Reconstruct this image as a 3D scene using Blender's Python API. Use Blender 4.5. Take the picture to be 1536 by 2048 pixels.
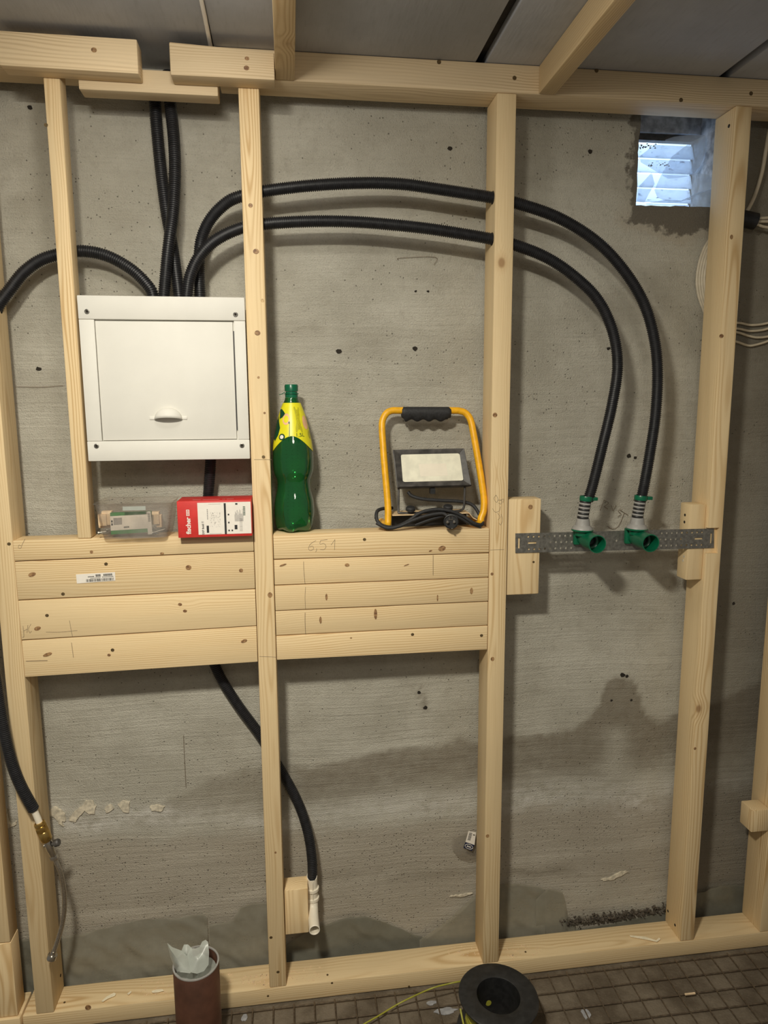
import bpy, bmesh, math, random
from mathutils import Vector, Matrix, noise
random.seed(7)
R_ = math.radians
scene = bpy.context.scene
COL = scene.collection
for o in list(bpy.data.objects): bpy.data.objects.remove(o)

# ------------------------------------------------------------------ camera
FPX, CX, CY, CZ = 1395.08, 0.08856, -1.59219, 1.51401
YAW, PITCH, ROLL = 0.132491, 0.153827, 0.005637
def cam_axes():
    cy, sy, cp, sp = math.cos(YAW), math.sin(YAW), math.cos(PITCH), math.sin(PITCH)
    f = Vector((sy*cp, cy*cp, -sp)); r = Vector((cy, -sy, 0)); d = f.cross(r)
    c, s = math.cos(ROLL), math.sin(ROLL)
    return c*r + s*d, -s*r + c*d, f
AR, AD, AF = cam_axes()
CP = Vector((CX, CY, CZ))
cd = bpy.data.cameras.new('camera'); cam = bpy.data.objects.new('camera', cd); COL.objects.link(cam)
cd.sensor_fit = 'HORIZONTAL'; cd.sensor_width = 36.0; cd.lens = FPX/1536*36; cd.clip_start = .02
cam.matrix_world = Matrix(((AR.x, -AD.x, -AF.x, CX), (AR.y, -AD.y, -AF.y, CY), (AR.z, -AD.z, -AF.z, CZ), (0, 0, 0, 1)))
scene.camera = cam
# ------------------------------------------------------------------ light
world = bpy.data.worlds.new('world'); scene.world = world; world.use_nodes = True
world.node_tree.nodes['Background'].inputs[0].default_value = (1.0, .92, .80, 1)
world.node_tree.nodes['Background'].inputs[1].default_value = .13
def ceiling_lamp(name, loc, power, size, col):
    l = bpy.data.lights.new(name, 'AREA'); l.shape = 'DISK'; l.size = size; l.energy = power; l.color = col
    o = bpy.data.objects.new(name, l); o.location = loc; COL.objects.link(o); return o
key = ceiling_lamp('ceiling_lamp_light', (-.20, -1.36, 2.18), 29.5, .16, (1, .945, .81)); key.rotation_euler = (R_(5), 0, 0)
glow = bpy.data.lights.new('ceiling_fill_light', 'POINT'); glow.energy = 3.8; glow.shadow_soft_size = .06; glow.color = (1, .95, .86)  # added point light, apart from the key lamp, brightens ceiling and upper timbers
go = bpy.data.objects.new('ceiling_fill_light', glow); go.location = (-.06, -.58, 2.125); COL.objects.link(go)
room = ceiling_lamp('room_lamp_light', (.25, -2.05, 2.16), 3.2, .35, (1, .94, .81)); room.rotation_euler = (R_(48), 0, 0)
scene.view_settings.view_transform = 'Standard'; scene.view_settings.look = 'None'
scene.view_settings.gamma = 1; scene.view_settings.use_curve_mapping = False
scene.view_settings.exposure = 0.36

# ------------------------------------------------------------------ helpers
def at(px, py, Y=None, Z=None, X=None):
    d = AF + AR*((px-768)/FPX) + AD*((py-1024)/FPX)
    if Y is not None: t = (Y-CP.y)/d.y
    elif Z is not None: t = (Z-CP.z)/d.z
    else: t = (X-CP.x)/d.x
    return CP + d*t
WO = {}
def tag(o, label=None, cat=None, group=None, kind=None):
    if label: o['label'] = label
    if cat: o['category'] = cat
    if group: o['group'] = group
    if kind: o['kind'] = kind
    return o
def thing(name, label, cat, loc, group=None):
    o = bpy.data.objects.new(name, None); COL.objects.link(o); o.location = loc; o.empty_display_size = .03
    WO[o.name] = Vector(loc); return tag(o, label, cat, group)
def frame_of(t):
    t = t.normalized(); a = Vector((0, 0, 1)) if abs(t.z) < .9 else Vector((1, 0, 0))
    u = t.cross(a).normalized(); return u, t.cross(u).normalized()
def spline(pts, n=8):
    P = [Vector(p) for p in pts]; P = [P[0]*2-P[1]] + P + [P[-1]*2-P[-2]]; out = []
    for i in range(1, len(P)-2):
        a, b, c, d = P[i-1:i+3]
        for k in range(n):
            t = k/n
            out.append(.5*((2*b) + (c-a)*t + (2*a-5*b+4*c-d)*t*t + (-a+3*b-3*c+d)*t**3))
    out.append(P[-2]); return out
def resample(path, step):
    L = [0]
    for a, b in zip(path, path[1:]): L.append(L[-1]+(b-a).length)
    n = max(2, int(round(L[-1]/step))); out = []; j = 0
    for i in range(n+1):
        s = L[-1]*i/n
        while j < len(L)-2 and L[j+1] < s: j += 1
        k = (s-L[j])/max(1e-9, L[j+1]-L[j]); out.append(path[j].lerp(path[j+1], min(1, max(0, k))))
    return out
class MB:
    def __init__(s): s.bm = bmesh.new()
    def hexa(s, p, bevel=0, seg=2):
        # p: 8 points, bottom ring (4) then top ring (4)
        b = bmesh.new(); v = [b.verts.new(q) for q in p]
        for f in ((3,2,1,0),(4,5,6,7),(0,1,5,4),(1,2,6,5),(2,3,7,6),(3,0,4,7)): b.faces.new([v[i] for i in f])
        bmesh.ops.recalc_face_normals(b, faces=b.faces)
        if bevel: bmesh.ops.bevel(b, geom=list(b.edges), offset=bevel, segments=seg, affect='EDGES', profile=.5)
        s.add(b); return s
    def add(s, b):
        m = bpy.data.meshes.new('tmp'); b.to_mesh(m); b.free(); s.bm.from_mesh(m); bpy.data.meshes.remove(m)
    def box(s, x0, x1, y0, y1, z0, z1, bevel=0, seg=2):
        return s.hexa([(x0,y0,z0),(x1,y0,z0),(x1,y1,z0),(x0,y1,z0),(x0,y0,z1),(x1,y0,z1),(x1,y1,z1),(x0,y1,z1)], bevel, seg)
    def sweep(s, path, radii, sides=12, caps=True, inner=None):
        path = [Vector(p) for p in path]; n = len(path)
        if not isinstance(radii, (list, tuple)): radii = [radii]*n
        u = None; rings = []
        for i, p in enumerate(path):
            t = (path[min(n-1, i+1)] - path[max(0, i-1)])
            if t.length < 1e-9: t = Vector((0, 0, 1))
            t.normalize()
            if u is None: u, w = frame_of(t)
            else:
                u = (u - t*u.dot(t)).normalized()
            w = t.cross(u)
            rings.append([s.bm.verts.new(p + (u*math.cos(2*math.pi*k/sides) + w*math.sin(2*math.pi*k/sides))*radii[i]) for k in range(sides)])
        for a, b in zip(rings, rings[1:]):
            for k in range(sides): s.bm.faces.new((a[k], a[(k+1) % sides], b[(k+1) % sides], b[k]))
        if caps:
            s.bm.faces.new(rings[0][::-1]); s.bm.faces.new(rings[-1])
        return s
    def lathe(s, prof, o, axis=(0, 0, 1), sides=24, closed=False, caps=True):
        # prof: (radius, distance along axis)
        o = Vector(o); ax = Vector(axis).normalized(); u, w = frame_of(ax); rings = []
        for r, h in prof:
            rings.append([s.bm.verts.new(o + ax*h + (u*math.cos(2*math.pi*k/sides) + w*math.sin(2*math.pi*k/sides))*max(r, 1e-5)) for k in range(sides)])
        pr = list(zip(rings, rings[1:])) + ([(rings[-1], rings[0])] if closed else [])
        for a, b in pr:
            for k in range(sides): s.bm.faces.new((a[k], a[(k+1) % sides], b[(k+1) % sides], b[k]))
        if caps and not closed: s.bm.faces.new(rings[0][::-1]); s.bm.faces.new(rings[-1])
        return s
    def cyl(s, a, b, r, sides=16, r2=None):
        a, b = Vector(a), Vector(b); return s.lathe([(r, 0), (r if r2 is None else r2, (b-a).length)], a, b-a, sides)
    def slab(s, pts, n):
        n = Vector(n); a = [s.bm.verts.new(Vector(p)) for p in pts]; b = [s.bm.verts.new(Vector(p)+n) for p in pts]
        s.bm.faces.new(a); s.bm.faces.new(b[::-1]); k = len(a)
        for i in range(k): s.bm.faces.new((a[i], b[i], b[(i+1) % k], a[(i+1) % k]))
        return s
    def raw(s, verts, faces):
        v = [s.bm.verts.new(q) for q in verts]
        for f in faces:
            try: s.bm.faces.new([v[i] for i in f])
            except ValueError: pass
        return s
    def mesh(s, origin=(0, 0, 0), smooth=None, recalc=True):
        if recalc: bmesh.ops.recalc_face_normals(s.bm, faces=s.bm.faces)
        m = bpy.data.meshes.new('mesh'); bmesh.ops.translate(s.bm, verts=s.bm.verts, vec=-Vector(origin)); s.bm.to_mesh(m); s.bm.free()
        if smooth is not None:
            for p in m.polygons: p.use_smooth = True
            m.set_sharp_from_angle(angle=R_(smooth))
        return m
    def build(s, name, mat, parent=None, smooth=35, recalc=True):
        if parent is not None: org = WO[parent.name]
        else:
            xs = [v.co for v in s.bm.verts]; mn = [min(v[i] for v in xs) for i in range(3)]; mx = [max(v[i] for v in xs) for i in range(3)]
            org = Vector(((mn[0]+mx[0])/2, (mn[1]+mx[1])/2, mn[2]))
        m = s.mesh(org, smooth, recalc); m.name = name; m.materials.append(mat)
        o = bpy.data.objects.new(name, m); COL.objects.link(o)
        if parent is not None: o.parent = parent
        else: o.location = org
        WO[o.name] = Vector(org); return o
def cut(o, mb):
    """real holes: boolean difference of a thing's mesh, applied"""
    m = mb.mesh(WO[o.name]); c = bpy.data.objects.new('cutter', m); COL.objects.link(c); c.location = o.matrix_world.translation if o.parent else o.location
    if o.parent: c.location = WO[o.name]
    md = o.modifiers.new('cut', 'BOOLEAN'); md.operation = 'DIFFERENCE'; md.object = c; md.solver = 'EXACT'
    bpy.context.view_layer.update(); dg = bpy.context.evaluated_depsgraph_get()
    nm = bpy.data.meshes.new_from_object(o.evaluated_get(dg)); o.modifiers.clear(); old = o.data; o.data = nm; nm.name = o.name
    bpy.data.objects.remove(c); bpy.data.meshes.remove(m)
    for p in nm.polygons: p.use_smooth = True
    nm.set_sharp_from_angle(angle=R_(35))
def text2d(body, size, ext=0.0, spacing=1.0, bold=0.0):
    c = bpy.data.curves.new('txt', 'FONT'); c.body = body; c.size = size; c.resolution_u = 3; c.align_x = 'CENTER'; c.align_y = 'CENTER'
    c.space_character = spacing; c.offset = bold
    o = bpy.data.objects.new('txt', c); COL.objects.link(o); bpy.context.view_layer.update()
    m = bpy.data.meshes.new_from_object(o.evaluated_get(bpy.context.evaluated_depsgraph_get()))
    v = [(q.co.x, q.co.y) for q in m.vertices]; f = [tuple(p.vertices) for p in m.polygons]
    bpy.data.objects.remove(o); bpy.data.curves.remove(c); bpy.data.meshes.remove(m); return v, f
def put2d(mb, vf, o, u, v):
    o, u, v = Vector(o), Vector(u), Vector(v)
    mb.raw([o + u*a + v*b for a, b in vf[0]], vf[1])
def rect2d(mb, o, u, v, a0, a1, b0, b1):
    o, u, v = Vector(o), Vector(u), Vector(v)
    mb.raw([o+u*a0+v*b0, o+u*a1+v*b0, o+u*a1+v*b1, o+u*a0+v*b1], [(0, 1, 2, 3)])

# ------------------------------------------------------------------ materials
def nmat(name, col=(.5, .5, .5), rough=.6, metal=0, spec=.5):
    m = bpy.data.materials.new(name); m.use_nodes = True; b = m.node_tree.nodes['Principled BSDF']
    b.inputs['Base Color'].default_value = (*col, 1); b.inputs['Roughness'].default_value = rough
    b.inputs['Metallic'].default_value = metal; b.inputs['Specular IOR Level'].default_value = spec
    return m, m.node_tree, b
def N(nt, kind, **kw):
    n = nt.nodes.new('ShaderNode'+kind)
    for k, v in kw.items():
        if k.startswith('i_'):
            key = k[2:].replace('_', ' ')
            n.inputs[int(key) if key.isdigit() else key].default_value = v
        else: setattr(n, k, v)
    return n
def lk(nt, a, b): nt.links.new(a, b)
def math_(nt, op, a, b=None, c=None, clamp=False):
    n = nt.nodes.new('ShaderNodeMath'); n.operation = op; n.use_clamp = clamp
    for i, x in enumerate((a, b, c)):
        if x is None: continue
        if isinstance(x, (int, float)): n.inputs[i].default_value = x
        else: nt.links.new(x, n.inputs[i])
    return n.outputs[0]
def mixc(nt, fac, a, b, mode='MIX'):
    n = nt.nodes.new('ShaderNodeMix'); n.data_type = 'RGBA'; n.blend_type = mode
    for i, x in ((0, fac), (6, a), (7, b)):
        if isinstance(x, (int, float)): n.inputs[i].default_value = x
        elif isinstance(x, tuple): n.inputs[i].default_value = (*x, 1)
        else: nt.links.new(x, n.inputs[i])
    return n.outputs[2]
def ramp(nt, x, lo, hi):
    n = nt.nodes.new('ShaderNodeMapRange'); nt.links.new(x, n.inputs[0]); n.inputs[1].default_value = lo; n.inputs[2].default_value = hi
    n.interpolation_type = 'SMOOTHSTEP'; return n.outputs[0]
def vmul(nt, v, k):
    n = nt.nodes.new('ShaderNodeVectorMath'); n.operation = 'MULTIPLY'; nt.links.new(v, n.inputs[0]); n.inputs[1].default_value = k; return n.outputs[0]
def noise_n(nt, vec, scale=1., detail=3., rough=.55):
    n = N(nt, 'TexNoise', i_Scale=scale, i_Detail=detail, i_Roughness=rough); nt.links.new(vec, n.inputs['Vector']); return n.outputs[0]
def bump(nt, b, h, strength, dist):
    n = N(nt, 'Bump', i_Strength=strength, i_Distance=dist); nt.links.new(h, n.inputs['Height']); nt.links.new(n.outputs[0], b.inputs['Normal'])
def speckled(name, col, rough=.6, amt=.15, scale=60, metal=0, bmp=0, spec=.5, stretch=(1, 1, 1)):
    m, nt, b = nmat(name, col, rough, metal, spec); tc = N(nt, 'TexCoord'); v = vmul(nt, tc.outputs['Object'], stretch)
    n = noise_n(nt, v, scale, 4); k = ramp(nt, n, .3, .7)
    c = mixc(nt, k, tuple(x*(1-amt) for x in col), tuple(min(1, x*(1+amt)) for x in col)); lk(nt, c, b.inputs['Base Color'])
    if bmp: bump(nt, b, n, bmp, .001)
    return m
def wood(name, axis, light=(.79, .61, .355), dark=(.54, .345, .15), knots=True):
    m, nt, b = nmat(name, light, .62, 0, .3)
    tc = N(nt, 'TexCoord'); oi = N(nt, 'ObjectInfo'); sp = N(nt, 'SeparateXYZ'); lk(nt, tc.outputs['Object'], sp.inputs[0])
    order = {'z': (0, 1, 2), 'x': (1, 2, 0), 'y': (2, 0, 1)}[axis]
    u, v, w = [sp.outputs[i] for i in order]; rnd = oi.outputs['Random']
    w = math_(nt, 'ADD', w, math_(nt, 'MULTIPLY', rnd, 37.0)); cb = N(nt, 'CombineXYZ')
    for i, x in enumerate((u, v, w)): lk(nt, x, cb.inputs[i])
    P = cb.outputs[0]
    dn = N(nt, 'TexNoise', i_Scale=1.0, i_Detail=2.0); lk(nt, vmul(nt, P, (9, 9, 1.6)), dn.inputs['Vector'])
    ds = N(nt, 'SeparateXYZ'); lk(nt, dn.outputs['Color'], ds.inputs[0])
    off = math_(nt, 'MULTIPLY_ADD', rnd, .09, .004)
    uu = math_(nt, 'ADD', math_(nt, 'SUBTRACT', u, math_(nt, 'MULTIPLY_ADD', rnd, .05, -.025)), math_(nt, 'MULTIPLY_ADD', ds.outputs[0], .05, -.025))
    vv = math_(nt, 'ADD', math_(nt, 'ADD', v, off), math_(nt, 'MULTIPLY_ADD', ds.outputs[1], .05, -.025))
    r = math_(nt, 'SQRT', math_(nt, 'ADD', math_(nt, 'MULTIPLY', uu, uu), math_(nt, 'MULTIPLY', vv, vv)))
    vo = N(nt, 'TexVoronoi', i_Scale=1.0); lk(nt, vmul(nt, P, (9, 9, 6.5)), vo.inputs['Vector'])
    d = vo.outputs['Distance']; cs = N(nt, 'SeparateXYZ'); lk(nt, vo.outputs['Color'], cs.inputs[0]); on = math_(nt, 'GREATER_THAN', cs.outputs[0], .87)
    kd = math_(nt, 'MULTIPLY', math_(nt, 'SUBTRACT', 1.0, ramp(nt, d, .0, .34)), on)
    r2 = math_(nt, 'MULTIPLY_ADD', kd, .011, r)
    ring = math_(nt, 'MULTIPLY_ADD', math_(nt, 'SINE', math_(nt, 'MULTIPLY', r2, 2*math.pi/.0052)), .5, .5)
    ring = math_(nt, 'POWER', ring, 2.2)
    fib = noise_n(nt, vmul(nt, P, (420, 420, 7)), 1., 3.); big = noise_n(nt, vmul(nt, P, (14, 14, 2.2)), 1., 3.)
    amp = math_(nt, 'MULTIPLY', ring, ramp(nt, big, .3, .75))
    c = mixc(nt, math_(nt, 'MULTIPLY', amp, .95), light, dark)
    c = mixc(nt, math_(nt, 'MULTIPLY', ramp(nt, fib, .45, .8), .22), c, dark)
    tone = math_(nt, 'MULTIPLY_ADD', big, .36, math_(nt, 'MULTIPLY_ADD', rnd, .14, .77))
    hs = N(nt, 'HueSaturation'); lk(nt, c, hs.inputs['Color']); lk(nt, tone, hs.inputs['Value']); c = hs.outputs[0]
    if knots:
        core = math_(nt, 'MULTIPLY', math_(nt, 'SUBTRACT', 1.0, ramp(nt, d, .05, .10)), on)
        c = mixc(nt, math_(nt, 'MULTIPLY', core, .75), c, (.24, .12, .05))
        halo = math_(nt, 'MULTIPLY', math_(nt, 'SUBTRACT', 1.0, ramp(nt, d, .07, .2)), on)
        c = mixc(nt, math_(nt, 'MULTIPLY', halo, .28), c, (.50, .29, .12))
    lk(nt, c, b.inputs['Base Color'])
    bump(nt, b, math_(nt, 'ADD', fib, math_(nt, 'MULTIPLY', amp, .6)), .18, .0012)
    return m
M = {}
for a in 'xyz': M['wood_'+a] = wood('pine_'+a, a)
M['wood_grey'] = wood('weathered_pine_x', 'x', (.76, .60, .38), (.52, .37, .20))
M['wood_end'] = speckled('pine_offcut', (.80, .60, .38), .7, .12, 90)
M['shaving'] = speckled('pale_shaving', (.90, .80, .58), .7, .08, 90)
M['knot'], nt, b = nmat('knot', (.3, .16, .07), .6)
tc = N(nt, 'TexCoord'); k = noise_n(nt, tc.outputs['Object'], 170, 4); lk(nt, mixc(nt, ramp(nt, k, .35, .65), (.42, .25, .11), (.17, .08, .035)), b.inputs['Base Color'])
M['pencil'] = speckled('pencil_line', (.20, .15, .10), .7, .3, 500)
M['black_hose'] = speckled('black_corrugated_plastic', (.016, .016, .018), .42, .25, 80)
M['black_plastic'] = speckled('black_plastic', (.018, .018, .018), .45, .3, 70)
M['dusty_black'] = speckled('dusty_black_metal', (.055, .05, .045), .5, .55, 45, bmp=.2)
M['rubber'] = speckled('black_rubber', (.02, .02, .021), .65, .3, 200, bmp=.3)
M['white_paint'] = speckled('white_enamel', (.75, .73, .665), .6, .02, 12)
M['white_plastic'] = speckled('white_plastic', (.84, .77, .63), .35, .03, 40)
M['yellow'] = speckled('yellow_paint', (.85, .43, .012), .38, .10, 70)
M['cream_metal'] = speckled('cream_edge', (.72, .52, .30), .5, .1, 80)
M['lens'] = speckled('frosted_lens', (.80, .77, .62), .3, .09, 38)
M['steel'] = speckled('galvanised_steel', (.23, .22, .195), .42, .25, 120, metal=.6)
M['bright_steel'] = speckled('braided_steel', (.50, .46, .40), .32, .35, 600, metal=.95)
M['brass'] = speckled('brass', (.62, .42, .14), .28, .15, 60, metal=1)
M['chrome'] = speckled('nickel_plating', (.55, .52, .47), .25, .1, 60, metal=1)
M['green_plastic'] = speckled('green_plastic', (.004, .125, .058), .28, .12, 40)
M['grey_plastic'] = speckled('grey_plastic', (.34, .33, .31), .45, .08, 60)
M['red_card'] = speckled('red_cardboard', (.62, .035, .03), .5, .06, 60)
M['white_print'] = speckled('white_print', (.85, .80, .72), .5, .02, 60)
M['black_print'] = speckled('black_print', (.03, .03, .03), .5, .1, 60)
M['grey_print'] = speckled('grey_print', (.36, .34, .32), .6, .1, 200)
M['green_print'] = speckled('green_print', (.05, .24, .06), .5, .1, 60)
M['navy_print'] = speckled('navy_print', (.012, .02, .06), .4, .1, 60)
M['label_yellow'] = speckled('yellow_label', (.80, .74, .02), .35, .04, 60)
M['label_darkgreen'] = speckled('dark_green_print', (.005, .06, .03), .35, .1, 60)
M['label_pink'] = speckled('citrus_print', (.85, .50, .28), .4, .1, 60)
M['label_olive'] = speckled('olive_print', (.50, .46, .015), .4, .15, 400)
M['cable_white'] = speckled('white_cable', (.62, .55, .42), .5, .08, 60)
M['cable_yg'] = speckled('yellow_green_wire', (.34, .33, .04), .4, .15, 60)
M['rust_pipe'] = speckled('red_brown_pipe', (.088, .037, .022), .45, .28, 14, bmp=.05)
M['wire'] = speckled('rusty_wire', (.17, .13, .09), .5, .3, 90, metal=.6)
M['debris'] = speckled('mortar_crumb', (.10, .083, .064), .95, .5, 60, bmp=.5)
M['pale_plaster'] = speckled('pale_plaster', (.60, .54, .42), .9, .25, 110, bmp=.5)
M['screw'] = speckled('screw_head', (.20, .14, .07), .4, .3, 300, metal=.7)
M['dark_hole'] = speckled('dark_hole', (.02, .015, .01), .9, .3, 60)
M['splash'] = speckled('dried_filler', (.33, .33, .34), .7, .2, 60)
def clear(name, col, rough, alpha, tint, ior=1.45):
    m = bpy.data.materials.new(name); m.use_nodes = True; nt = m.node_tree; nt.nodes.clear()
    out = N(nt, 'OutputMaterial'); mx = N(nt, 'MixShader'); tr = N(nt, 'BsdfTransparent', i_Color=(*tint, 1)); pr = N(nt, 'BsdfPrincipled')
    pr.inputs['Base Color'].default_value = (*col, 1); pr.inputs['Roughness'].default_value = rough; pr.inputs['IOR'].default_value = ior
    tc = N(nt, 'TexCoord'); n = noise_n(nt, tc.outputs['Object'], 14, 4)
    f = math_(nt, 'MULTIPLY_ADD', ramp(nt, n, .3, .75), .22, alpha-.11, clamp=True); lk(nt, f, mx.inputs[0])
    lk(nt, tr.outputs[0], mx.inputs[1]); lk(nt, pr.outputs[0], mx.inputs[2]); lk(nt, mx.outputs[0], out.inputs[0]); return m
M['film'] = clear('polythene_film', (.34, .325, .265), .22, .58, (.88, .87, .80))
M['film_dark'] = clear('grey_polythene_film', (.22, .215, .175), .25, .66, (.8, .8, .74))
M['film_blue'] = clear('thin_clear_film', (.70, .79, .92), .28, .42, (.82, .89, .96))
M['bag'] = clear('milky_bag', (.52, .55, .50), .3, .72, (.9, .92, .9))
M['tray'] = clear('clear_tray_plastic', (.45, .43, .40), .18, .17, (.94, .92, .90))
M['scrap'] = clear('clear_wrapper', (.36, .33, .28), .25, .40, (.9, .88, .84))
# green bottle
m = bpy.data.materials.new('green_pet'); m.use_nodes = True; nt = m.node_tree; nt.nodes.clear(); M['pet'] = m
out = N(nt, 'OutputMaterial'); df = N(nt, 'BsdfDiffuse', i_Color=(.010, .20, .05, 1)); tr = N(nt, 'BsdfTransparent', i_Color=(.16, .66, .26, 1)); mx = N(nt, 'MixShader', i_0=.30)
gl = N(nt, 'BsdfGlossy', i_Roughness=.07); lw = N(nt, 'Fresnel', i_IOR=1.6); m2 = N(nt, 'MixShader'); tc = N(nt, 'TexCoord'); n = noise_n(nt, vmul(nt, tc.outputs['Object'], (1, 1, .45)), 42, 3)
bp = N(nt, 'Bump', i_Strength=.22, i_Distance=.004); lk(nt, n, bp.inputs['Height']); lk(nt, bp.outputs[0], gl.inputs['Normal']); lk(nt, bp.outputs[0], lw.inputs['Normal'])
lk(nt, tr.outputs[0], mx.inputs[1]); lk(nt, df.outputs[0], mx.inputs[2]); lk(nt, math_(nt, 'MULTIPLY_ADD', lw.outputs[0], 1.3, .03, clamp=True), m2.inputs[0]); lk(nt, mx.outputs[0], m2.inputs[1]); lk(nt, gl.outputs[0], m2.inputs[2]); lk(nt, m2.outputs[0], out.inputs[0])
# plastered concrete wall
m, nt, b = nmat('plastered_concrete', (.35, .32, .27), .9, 0, .2); M['wall'] = m
P = N(nt, 'NewGeometry').outputs['Position']; sp = N(nt, 'SeparateXYZ'); lk(nt, P, sp.inputs[0]); X, Y, Z = sp.outputs
warp = N(nt, 'TexNoise', i_Scale=1.7, i_Detail=2.0); lk(nt, P, warp.inputs['Vector'])
wz = math_(nt, 'MULTIPLY_ADD', warp.outputs[0], .06, -.03)
cb = N(nt, 'CombineXYZ'); lk(nt, X, cb.inputs[0]); lk(nt, Y, cb.inputs[1]); lk(nt, math_(nt, 'ADD', Z, wz), cb.inputs[2]); PW = cb.outputs[0]
streak = noise_n(nt, vmul(nt, PW, (3.5, 2, 130)), 1., 6., .68); lines = noise_n(nt, vmul(nt, PW, (1.6, 2, 62)), 1., 4., .6)
grain = noise_n(nt, P, 330, 4, .7); blot = noise_n(nt, vmul(nt, P, (1, 1, 1.5)), 3.0, 6, .62); mid = noise_n(nt, P, 34, 4, .62); sand = noise_n(nt, P, 900, 2, .6)
c = mixc(nt, ramp(nt, blot, .36, .66), (.555, .525, .438), (.72, .69, .59))
c = mixc(nt, math_(nt, 'MULTIPLY', ramp(nt, streak, .44, .70), .10), c, (.36, .33, .27))
c = mixc(nt, math_(nt, 'MULTIPLY', ramp(nt, mid, .5, .72), .22), c, (.37, .33, .265))
c = mixc(nt, math_(nt, 'MULTIPLY', ramp(nt, grain, .54, .74), .55), c, (.26, .235, .19))
c = mixc(nt, math_(nt, 'MULTIPLY', ramp(nt, sand, .56, .76), .5), c, (.72, .69, .60))
at_d = N(nt, 'Attribute', attribute_name='damp').outputs['Fac']; at_p = N(nt, 'Attribute', attribute_name='pale').outputs['Fac']; at_b = N(nt, 'Attribute', attribute_name='brown').outputs['Fac']
damp = math_(nt, 'MULTIPLY', at_d, math_(nt, 'MULTIPLY_ADD', mid, .5, .62), clamp=True)
c = mixc(nt, math_(nt, 'MULTIPLY', at_b, .6), c, (.50, .435, .345))
c = mixc(nt, math_(nt, 'MULTIPLY', damp, .85), c, (.265, .225, .165))
c = mixc(nt, math_(nt, 'MULTIPLY', math_(nt, 'MULTIPLY', at_p, ramp(nt, math_(nt, 'ADD', math_(nt, 'MULTIPLY', mid, .6), math_(nt, 'MULTIPLY', streak, .4)), .36, .60)), .8), c, (.95, .92, .85))
vo = N(nt, 'TexVoronoi', i_Scale=150.0); lk(nt, P, vo.inputs['Vector']); cs = N(nt, 'SeparateXYZ'); lk(nt, vo.outputs['Color'], cs.inputs[0])
thr = math_(nt, 'SUBTRACT', 1.0, math_(nt, 'MULTIPLY_ADD', at_b, .20, math_(nt, 'MULTIPLY', ramp(nt, blot, .54, .38), .13)))
pit = math_(nt, 'MULTIPLY', math_(nt, 'SUBTRACT', 1.0, ramp(nt, vo.outputs['Distance'], .10, .32)), math_(nt, 'GREATER_THAN', cs.outputs[0], thr))
c = mixc(nt, math_(nt, 'MULTIPLY', pit, .7), c, (.07, .06, .045))
# dark fresh mortar round the vent opening, ragged lower edge, with a pale crumbly fringe
dx = math_(nt, 'ABSOLUTE', math_(nt, 'SUBTRACT', X, 1.065)); ragged = math_(nt, 'MULTIPLY_ADD', mid, .09, -.045)
dz = math_(nt, 'SUBTRACT', 2.25, Z)
q = math_(nt, 'ADD', math_(nt, 'MAXIMUM', math_(nt, 'SUBTRACT', dx, .138), math_(nt, 'SUBTRACT', dz, math_(nt, 'MULTIPLY_ADD', dx, -.25, .325))), ragged)
fr = math_(nt, 'MULTIPLY', math_(nt, 'SUBTRACT', 1.0, ramp(nt, q, .014, .036)), math_(nt, 'SUBTRACT', 1.0, ramp(nt, Z, 1.95, 2.02)))
c = mixc(nt, math_(nt, 'MULTIPLY', fr, .55), c, (.60, .53, .42))
mort = math_(nt, 'SUBTRACT', 1.0, ramp(nt, q, -.006, .008)); c = mixc(nt, math_(nt, 'MULTIPLY', mort, .85), c, (.165, .145, .115))
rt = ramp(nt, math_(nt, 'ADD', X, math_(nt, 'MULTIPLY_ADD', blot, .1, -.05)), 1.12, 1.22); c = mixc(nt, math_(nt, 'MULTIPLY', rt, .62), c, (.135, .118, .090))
lk(nt, c, b.inputs['Base Color'])
h = math_(nt, 'ADD', math_(nt, 'MULTIPLY', streak, math_(nt, 'MULTIPLY_ADD', blot, 2.6, .1)), math_(nt, 'ADD', math_(nt, 'MULTIPLY', grain, 1.7), math_(nt, 'MULTIPLY', lines, .8)))
h = math_(nt, 'SUBTRACT', h, math_(nt, 'MULTIPLY', pit, .9)); bump(nt, b, h, .8, .0044)
# floor
m, nt, b = nmat('dirty_concrete', (.14, .115, .09), .85, 0, .3); M['floor'] = m
tc = N(nt, 'TexCoord'); P = N(nt, 'NewGeometry').outputs['Position']
n1 = noise_n(nt, P, 9, 5, .65); n2 = noise_n(nt, P, 160, 3); c = mixc(nt, ramp(nt, n1, .35, .68), (.10, .077, .052), (.19, .155, .112))
c = mixc(nt, math_(nt, 'MULTIPLY', ramp(nt, n2, .62, .75), .5), c, (.28, .24, .19)); lk(nt, c, b.inputs['Base Color']); bump(nt, b, math_(nt, 'ADD', n1, n2), .5, .004)
# ceiling
m, nt, b = nmat('ceiling_concrete', (.2, .19, .17), .85, 0, .3); M['ceiling'] = m
P = N(nt, 'NewGeometry').outputs['Position']; n1 = noise_n(nt, P, 4, 5, .6); n2 = noise_n(nt, vmul(nt, P, (1, .15, 1)), 120, 3)
c = mixc(nt, ramp(nt, n1, .35, .7), (.43, .445, .475), (.53, .545, .58)); c = mixc(nt, math_(nt, 'MULTIPLY', ramp(nt, n2, .5, .8), .25), c, (.27, .27, .28)); lk(nt, c, b.inputs['Base Color']); bump(nt, b, n2, .3, .002)
M['ceiling_gap'] = speckled('ceiling_joint_dark', (.05, .045, .04), .9, .2, 20)
M['mortar'] = speckled('rough_mortar', (.42, .42, .42), .95, .4, 40, bmp=1.0)
m = bpy.data.materials.new('daylight_pane'); m.use_nodes = True; nt = m.node_tree; nt.nodes.clear(); M['daylight'] = m
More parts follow.
